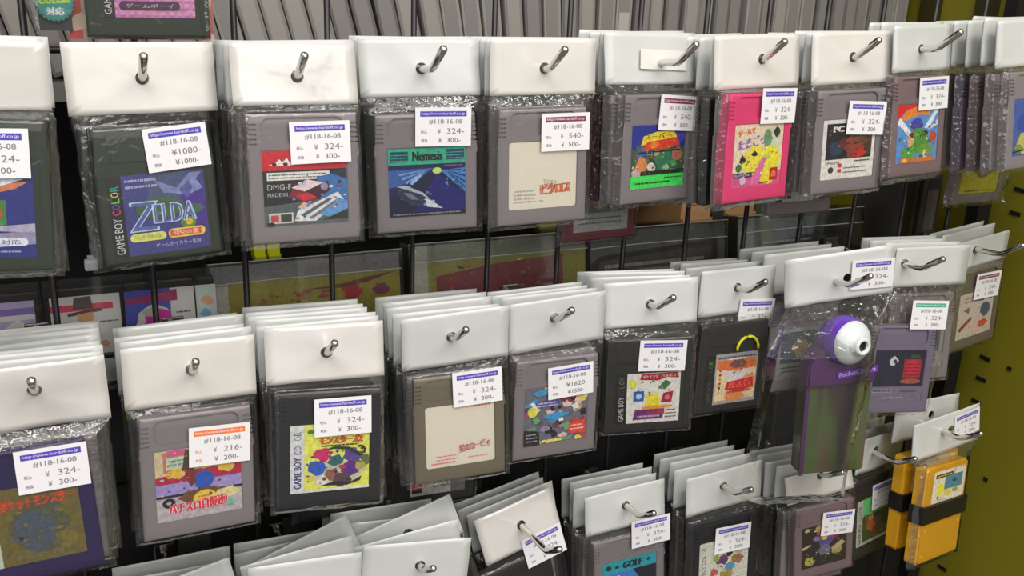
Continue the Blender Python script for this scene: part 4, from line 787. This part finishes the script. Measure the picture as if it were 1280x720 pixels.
# ------------------------------------------------------------------ wire grid
P0, P = .0919, .0517
g = empty('wire_grid', pose(.25, 0, -.3, 0, 0, 0), 'black wire display grid carrying all the peg hooks', 'display grid')
base = g.matrix_world.inverted()
for k in range(-8, 12):
    bm = bmesh.new(); x = P0 + k * P; tube(bm, [(x, 0, 0), (x, 0, Z0 + .35)], .0018, 8); mesh_obj('wire', bm, M['wire'], g, base.copy(), True)
for z in (.115, -.052, -.2235, -.392, -.56):
    bm = bmesh.new(); tube(bm, [(-.36, .0036, Z0 + z), (.672, .0036, Z0 + z)], .0018, 8); mesh_obj('wire', bm, M['wire'], g, base.copy(), True)

# ------------------------------------------------------------------ shelves, back wall, side panel
def solid(name, x0, x1, y0, y1, z0, z1, m, label=None, cat=None, kind=None, bev=0, group=None):
    bm = bmesh.new(); cx, cy = (x0 + x1) / 2, (y0 + y1) / 2
    box(bm, x0 - cx, x1 - cx, y0 - cy, y1 - cy, 0, z1 - z0, bev=bev)
    return tag(mesh_obj(name, bm, m, None, pose(cx, cy, z0, 0, 0, 0)), label, cat, group, kind)
solid('wall_back', -.7, .72, .27, .30, -1.45, .60, M['black'], kind='structure')
solid('floor', -2.5, 2.5, -3.0, .3, -1.50, -1.45, mat('floor_tile', (120, 116, 110), .4), kind='structure')
sb = solid('shelf_board', -.6, .715, .105, .262, -.092, -.080, M['lip'], 'dark grey upper shelf board behind the top row of pegs', 'shelf')
bm = bmesh.new(); box(bm, -.6575, .6575, -.0815, -.0785, .0000, .0118); mesh_obj('price_rail', bm, mat('grey_rail', (118, 116, 110), .4), sb)
solid('shelf_board', -.6, .715, .020, .262, -.315, -.303, M['tray'], 'black shelf board under the row of flat boxed games', 'shelf')
solid('wall_lower', -.6, .700, .018, .030, -1.2, -.316, M['black'], kind='structure')
# yellow slotted side panel, standing square to the grid
pz = empty('side_panel', pose(.722, 0, -.5, 0, 0, 0), 'yellow green slotted metal side panel at the right', 'panel')
bm = bmesh.new(); box(bm, 0, .018, -.42, .268, -.9, .9, bev=.002); mesh_obj('panel_sheet', bm, M['yellow'], pz)
bm = bmesh.new()
for z in (-.163, -.183, -.314, -.334, -.356, -.507, -.529, -.143, -.123, -.103, -.549, -.569):
    if z in (-.143, -.123, -.103): continue
    box(bm, -.0009, .0004, -.0195, -.0095, z + .5 - .0017, z + .5 + .0017)
for z in (-.314, -.421, -.21, -.525):
    box(bm, -.0009, .0004, -.0415, -.0375, z + .5 - .0018, z + .5 + .0018)
mesh_obj('slot', bm, M['slot'], pz)
for y in (.05, .11, .17):
    bm = bmesh.new(); box(bm, -.004, .0005, y - .011, y + .011, .36, .9); mesh_obj('dark_rail', bm, mat('olive_rail', (60, 54, 16), .6), pz)
solid('upright_post', .700, .715, .004, .016, -1.45, .4, M['wire'], 'black upright post where grid meets yellow panel', 'post')
for x0, x1, l in ((.130, .1385, 'left strip of the bright yellow upright pair behind grid'), (.1405, .150, 'right strip of the bright yellow upright pair behind grid'), (.431, .447, 'bright yellow upright post behind the cream puzzle cartridge')):
    solid('yellow_post', x0, x1, .190, .205, -.303, -.093, M['post'], l, 'post')
solid('yellow_post', .392, .428, .215, .225, -.303, -.093, mat('olive_post', (104, 100, 24), .6), 'olive upright post left of the bright yellow one', 'post')
# leaning grey cases on the upper shelf
M['case'] = mat('grey_case', (128, 124, 120), .4, var=.08, vscale=12, coat=.2); M['case2'] = mat('grey_case_light', (146, 142, 136), .4, var=.06, vscale=12, coat=.2); M['case3'] = mat('grey_case_dark', (104, 100, 98), .4, var=.08, vscale=12)
def case_proto(m, sp):
    r = bpy.data.objects.new('game_case', None); link(r)
    bm = bmesh.new(); box(bm, .0001, .0145, 0, .11, 0, .135, bev=.0014); mesh_obj('case_shell', bm, m, r)
    bm = bmesh.new(); box(bm, .0022, .0118, -.0003, .0006, .003, .132); mesh_obj('spine_insert', bm, sp, r)
    return r
protos = [case_proto(M['case'], M['case2']), case_proto(M['case2'], M['case']), case_proto(M['case3'], M['case'])]
x = -.125; i = 0; used = set()
while x < .700:
    lean = -14.5 if x < .20 else -14.5 * max(0, 1 - (x - .20) / .20)
    pass
    k = rnd.choice((0, 0, 1, 2) if x < .3 else (0, 1, 1, 2))
    o = protos[k] if k not in used else copy_tree(protos[k]); used.add(k)
    if k not in (9,): o.matrix_world = pose(x, .117 + rnd.uniform(-.003, .004), -.0795 + .0138 * math.sin(R(abs(lean))) * 0, 0, 0, R(lean))
    tag(o, 'upright grey game case in the row on the upper shelf', 'game case', 'grey game cases on the upper shelf')
    if .395 < x < .41:
        a = Art(9, 40, (168, 164, 158), .1); 
        for t, ch in enumerate('ンタ'): a.text(ch, 2.4, 22 - t * 6.5, 3.8, 4.2, (70, 66, 66), bold=.2)
        use_mesh('spine_title', a.mesh('spine_title', M['paper']), o, Matrix.Translation((.007, -.0006, .026)))
    x += .0148 / math.cos(R(lean)) + .0003; i += 1
for k in range(3):
    if k not in used: bpy.data.objects.remove(protos[k])
# boxed games behind the grid between the rows
def flat_box(x0, x1, y, top, tiltd, art, body, label):
    w = (x1 - x0); h = .112
    r = empty('boxed_game', pose((x0 + x1) / 2, y, top - h, R(tiltd), 0, 0), label, 'boxed game', 'flat boxed games on the shelf behind the grid')
    bm = bmesh.new(); box(bm, -w / 2, w / 2, 0, .022, 0, h, bev=.0015); mesh_obj('box', bm, body, r)
    use_mesh('cover_print', art, r, Matrix.Translation((0, -.0004, h / 2)))
    bm = bmesh.new(); box(bm, -w / 2 - .001, w / 2 + .001, -.0022, -.0018, 0, h + .0015); box(bm, -w / 2 - .001, w / 2 + .001, -.0022, .0230, h + .0012, h + .0015)
    mesh_obj('plastic_wrap', bm, M['film_s'], r)
    bm = bmesh.new(); tube(bm, [(-w / 2 - .0008, -.0020, h + .0012), (w / 2 + .0008, -.0020, h + .0012)], .0004, 6); tube(bm, [(-w / 2, -.0024, h - .0125), (-w / 6, -.0024, h - .0118), (w / 2, -.0024, h - .0122)], .00035, 6); mesh_obj('wrap_highlight', bm, M['edge_highlight'], r)  # thin pale tubes imitate the highlight lines along the wrap
def cover(w, bg, draw):
    a = Art(w, 110, bg, .15, .5); draw(a, w); return a.mesh('cover_print', M['art'])
M['edge_highlight'] = mat('pale_highlight', (205, 203, 200), .25)  # pale colour standing in for light caught on the wrap edges
M['darkbox'] = mat('dark_box', (60, 60, 60), .35); M['olivebox'] = mat('olive_box', (84, 84, 70), .35)
def d1(a, w):
    a.rect(0, 98, w, 110, (153, 153, 156)); a.rect(0, 0, w, 97, (177, 167, 65)); a.rect(0, 60, 10, 97, (216, 216, 209)); q = random.Random(4)
    for k in range(26): a.splat(q.uniform(20, 78), q.uniform(78, 90), q.uniform(1.5, 4), (174, 90, 65), 7, .6, k, .5)
    a.splat(92, 86, 8, (198, 51, 65), 13, .45, 3, .8); a.splat(112, 86, 7, (153, 65, 114), 12, .5, 5, .8); a.poly([(60, 90), (86, 92), (104, 95), (122, 97), (105, 92), (86, 89)], (128, 76, 58))
def d2(a, w):
    a.rect(0, 98, w, 110, (167, 174, 153)); a.rect(0, 0, w, 98, (174, 170, 86)); a.rect(0, 0, 12, 110, (212, 212, 198)); q = random.Random(9)
    a.poly([(18, 60), (18, 88), (60, 93), (118, 96), (118, 62)], (153, 76, 83))
    for k in range(60): a.splat(q.uniform(20, 116), q.uniform(72, 94), q.uniform(1.5, 3.5), [(198, 65, 83), (111, 76, 76), (174, 128, 93)][k % 3], 7, .6, k, .5)
def d3(a, w):
    a.rect(0, 0, w, 110, (107, 111, 111)); a.poly([(0, 0), (0, 86), (8, 92), (w - 6, 98), (w - 14, 0)], (58, 51, 48)); a.poly([(6, 76), (8, 88), (w - 12, 93), (w - 14, 82)], (93, 90, 86)); a.lines(12, 82, w - 20, 2, 5, (188, 181, 174), 2.6, 4)
def d4(a, w):
    a.rect(0, 0, w, 110, (135, 146, 153)); a.rect(0, 0, 16, 110, (188, 195, 195)); a.poly([(16, 0), (16, 80), (60, 92), (w, 96), (w, 0)], (51, 55, 76)); a.splat(40, 78, 12, (93, 104, 139), 12, .5, 3, .5); a.lines(24, 88, w - 10, 1, 1, (198, 202, 209), 1.6)
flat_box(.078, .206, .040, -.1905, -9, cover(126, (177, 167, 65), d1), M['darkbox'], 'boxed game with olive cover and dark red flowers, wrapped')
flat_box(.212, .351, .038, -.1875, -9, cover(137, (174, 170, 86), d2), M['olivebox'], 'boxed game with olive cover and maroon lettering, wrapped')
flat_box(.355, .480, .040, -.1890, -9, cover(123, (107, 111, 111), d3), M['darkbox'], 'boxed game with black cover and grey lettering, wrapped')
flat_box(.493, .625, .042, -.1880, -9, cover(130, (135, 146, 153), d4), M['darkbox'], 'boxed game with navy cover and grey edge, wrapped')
# small boxed card games at the left
def small(x0, x1, y, top, art, label):
    w = x1 - x0; h = .060
    r = empty('small_game_box', pose((x0 + x1) / 2, y, top - h, R(-6), 0, 0), label, 'boxed game', 'small boxed games at the left behind the grid')
    bm = bmesh.new(); box(bm, -w / 2, w / 2, 0, .010, 0, h, bev=.0012); mesh_obj('box', bm, M['tray'], r)
    use_mesh('cover_print', art, r, Matrix.Translation((0, -.0004, h / 2 - .002)))
    bm = bmesh.new(); box(bm, -w / 2 - .001, w / 2 + .001, -.0020, -.0017, 0, h + .006)
    mesh_obj('plastic_sleeve', bm, M['film_s'], r)
a1 = Art(38, 54, (255, 255, 255), .1); a1.rect(0, 45, 34, 49, (255, 80, 125)); a1.poly([(12, 46), (13, 53), (22, 53.5), (23, 46)], (110, 97, 97)); a1.poly([(9, 42), (9, 44), (27, 46), (28, 44)], (97, 82, 82)); a1.poly([(14, 43), (14, 32), (22, 32), (23, 44)], (255, 200, 142)); a1.poly([(14, 32), (16, 20), (20, 28), (22, 18), (24, 33)], (192, 100, 82)); a1.lines(2, 38, 11, 3, 6, (230, 225, 220), .6); a1.lines(26, 37, 36, 1, 2, (117, 110, 110), .9); a1.splat(28, 24, 3, (255, 167, 117), 5, .3, 2)
a2 = Art(40, 54, (87, 100, 215), .1); a2.rect(26, 0, 40, 54, (255, 255, 255)); a2.poly([(0, 46), (0, 49), (30, 53), (30, 46)], (192, 55, 130)); a2.splat(16, 34, 12, (255, 255, 250), 15, .25, 4, .9); a2.splat(19, 33, 11, (250, 55, 205), 15, .35, 6, .85); a2.splat(14, 40, 5, (225, 217, 205), 9, .3, 8, .6); a2.splat(6, 24, 4, (92, 167, 205), 9, .4, 9); a2.lines(29, 38, 38, 1, 2, (117, 110, 125), 1); a2.splat(34, 30, 2.6, (155, 142, 80), 5, .3, 2)
a3 = Art(12, 54, (242, 255, 255), .1); a3.splat(7, 44, 5, (255, 205, 155), 8, .4, 2, .7); a3.splat(5, 26, 5, (255, 192, 92), 8, .4, 3, .9); a3.rect(10, 0, 12, 54, (255, 255, 255)); a3.splat(5, 36, 4, (142, 217, 255), 8, .4, 5)
a4 = Art(34, 54, (215, 205, 250), .1); a4.rect(0, 46, 34, 50, (155, 125, 217)); a4.rect(0, 43, 34, 46, (255, 255, 255)); a4.splat(24, 36, 8, (255, 255, 255), 9, .4, 3); a4.splat(10, 30, 7, (155, 140, 192), 9, .4, 5); a4.splat(22, 26, 6, (255, 255, 255), 8, .5, 7)
solid('display_riser', -.075, .0775, .016, .060, -.303, -.2502, M['tray'], 'black riser under the small boxed games at left', 'riser')
small(-.0600, -.0205, .026, -.1900, a4.mesh('cover_print', M['paper']), 'small boxed game with violet cover at the left edge')
small(-.0170, .0245, .026, -.1900, a1.mesh('cover_print', M['paper']), 'small boxed game with white cover and brown top hat')
small(.0250, .0655, .026, -.1900, a2.mesh('cover_print', M['paper']), 'small boxed game with blue cover and magenta splash')
small(.0668, .0775, .026, -.1900, a3.mesh('cover_print', M['paper']), 'narrow boxed game with pale blue and orange cover')
# cartons
for k, (x0, x1, z1, c) in enumerate(((.515, .548, -.150, 'carton'), (.550, .563, -.140, 'darkbox'), (.565, .598, -.152, 'carton'), (.600, .628, -.146, 'olivebox'), (.630, .676, -.150, 'carton'))):
    o = solid('carton', x0, x1, .170, .250, -.303, z1, M[c], '%s box standing at the back, %s' % (['tan', 'narrow black', 'second tan', 'olive brown', 'broad tan'][k], ['left end of the box group', 'between the two left tan boxes', 'middle of the box group', 'left of the broad tan box', 'right end of the box group']
    [k]), 'box')
for k, (x0, x1, z1) in enumerate(((.640, .664, -.150), (.667, .690, -.158))):
    r = empty('dark_case', pose((x0 + x1) / 2, .035, -.303, 0, 0, 0), ['left', 'right'][k] + ' glossy dark case standing near the yellow panel', 'case')
    bm = bmesh.new(); box(bm, -(x1 - x0) / 2, (x1 - x0) / 2, 0, .05, 0, z1 + .303, bev=.004); mesh_obj('case_shell', bm, M['darkbox'], r)
    bm = bmesh.new(); box(bm, -.006, .006, -.0006, .001, .02, z1 + .29); mesh_obj('spine_insert', bm, M['case3'] if k else M['tray'], r)
# little holders on the grid
for x, z, l in ((.052, -.353, 'dark grey ticket holder low on the grid above bottom row, left'), (.117, -.353, 'dark grey ticket holder under the yellow label cartridge'), (.195, -.353, 'dark grey ticket holder beneath the brown cartridge')):
    r = empty('ticket_holder', pose(x, -.004, z, 0, 0, 0), l, 'holder')
    bm = bmesh.new(); box(bm, -.010, .010, -.001, .001, -.006, .006, bev=.0006); mesh_obj('holder_plate', bm, M['lip'], r)
    bm = bmesh.new(); box(bm, -.003, .003, .001, .006, -.001, .003); mesh_obj('holder_clip', bm, M['wire'], r)
def clip(x, z, m, l):
    bm = bmesh.new(); box(bm, -.0034, .0034, -.007, -.001, -.003, .003, bev=.0014); box(bm, -.0015, .0015, -.0015, .0045, .001, .003); tag(mesh_obj('grid_clip', bm, m, None, pose(x, -.001, z, 0, 0, 0)), l, 'clip')
clip(.0085, -.166, M['white'], 'white clip on the grid below the blue wave cartridge')
clip(.0215, -.2245, M['white'], 'white clip on the grid left of the pachinko hall header card')
clip(.0225, -.2585, M['post'], 'yellow clip on the grid beside the violet cartridge')

# ------------------------------------------------------------------ light
def area(name, loc, target, sx, sy, e, col=(1, .97, .93)):
    l = bpy.data.lights.new(name, 'AREA'); l.shape = 'RECTANGLE'; l.size = sx; l.size_y = sy; l.energy = e; l.color = col
    o = bpy.data.objects.new(name, l); link(o); o.location = (loc[0], loc[1], loc[2] + Z0)
    d = Vector((target[0], target[1], target[2] + Z0)) - o.location; o.rotation_euler = d.to_track_quat('-Z', 'Y').to_euler()
area('ceiling_tube_light', (.1, -1.15, 1.25), (.2, 0, -.2), 1.5, .25, 17)
area('ceiling_tube_light', (-.5, -.75, 1.25), (.1, 0, -.1), .3, 1.2, 8)
area('ceiling_tube_light', (.9, -1.4, 1.25), (.5, 0, -.2), 1.2, .3, 10)
area('front_fill_light', (.35, -1.7, .62), (.3, 0, -.22), 1.6, .9, 13)  # added unseen fill behind the camera, brightens the boxes between the rows
w = bpy.data.worlds.new('World'); bpy.context.scene.world = w; w.use_nodes = True
w.node_tree.nodes['Background'].inputs[0].default_value = (1, .98, .95, 1); w.node_tree.nodes['Background'].inputs[1].default_value = .35

# ------------------------------------------------------------------ camera
yaw, pitch, roll = R(25.15183), R(-18.31955), R(2.35572)
f = Vector((math.sin(yaw) * math.cos(pitch), math.cos(yaw) * math.cos(pitch), math.sin(pitch))); r0 = Vector((math.cos(yaw), -math.sin(yaw), 0)); u0 = r0.cross(f)
rr = r0 * math.cos(roll) + u0 * math.sin(roll); uu = -r0 * math.sin(roll) + u0 * math.cos(roll)
cam = bpy.data.cameras.new('camera'); co = bpy.data.objects.new('camera', cam); link(co)
mw = Matrix((rr, uu, -f)).transposed().to_4x4(); mw.translation = (0, -.5665, Z0); co.matrix_world = mw
cam.sensor_width = 36; cam.lens = 36 * 1227.77 / 1280; cam.clip_start = .02
sc = bpy.context.scene; sc.camera = co
sc.view_settings.view_transform = 'Standard'; sc.view_settings.exposure = 0
sc.cycles.transparent_max_bounces = 24; sc.cycles.max_bounces = 6
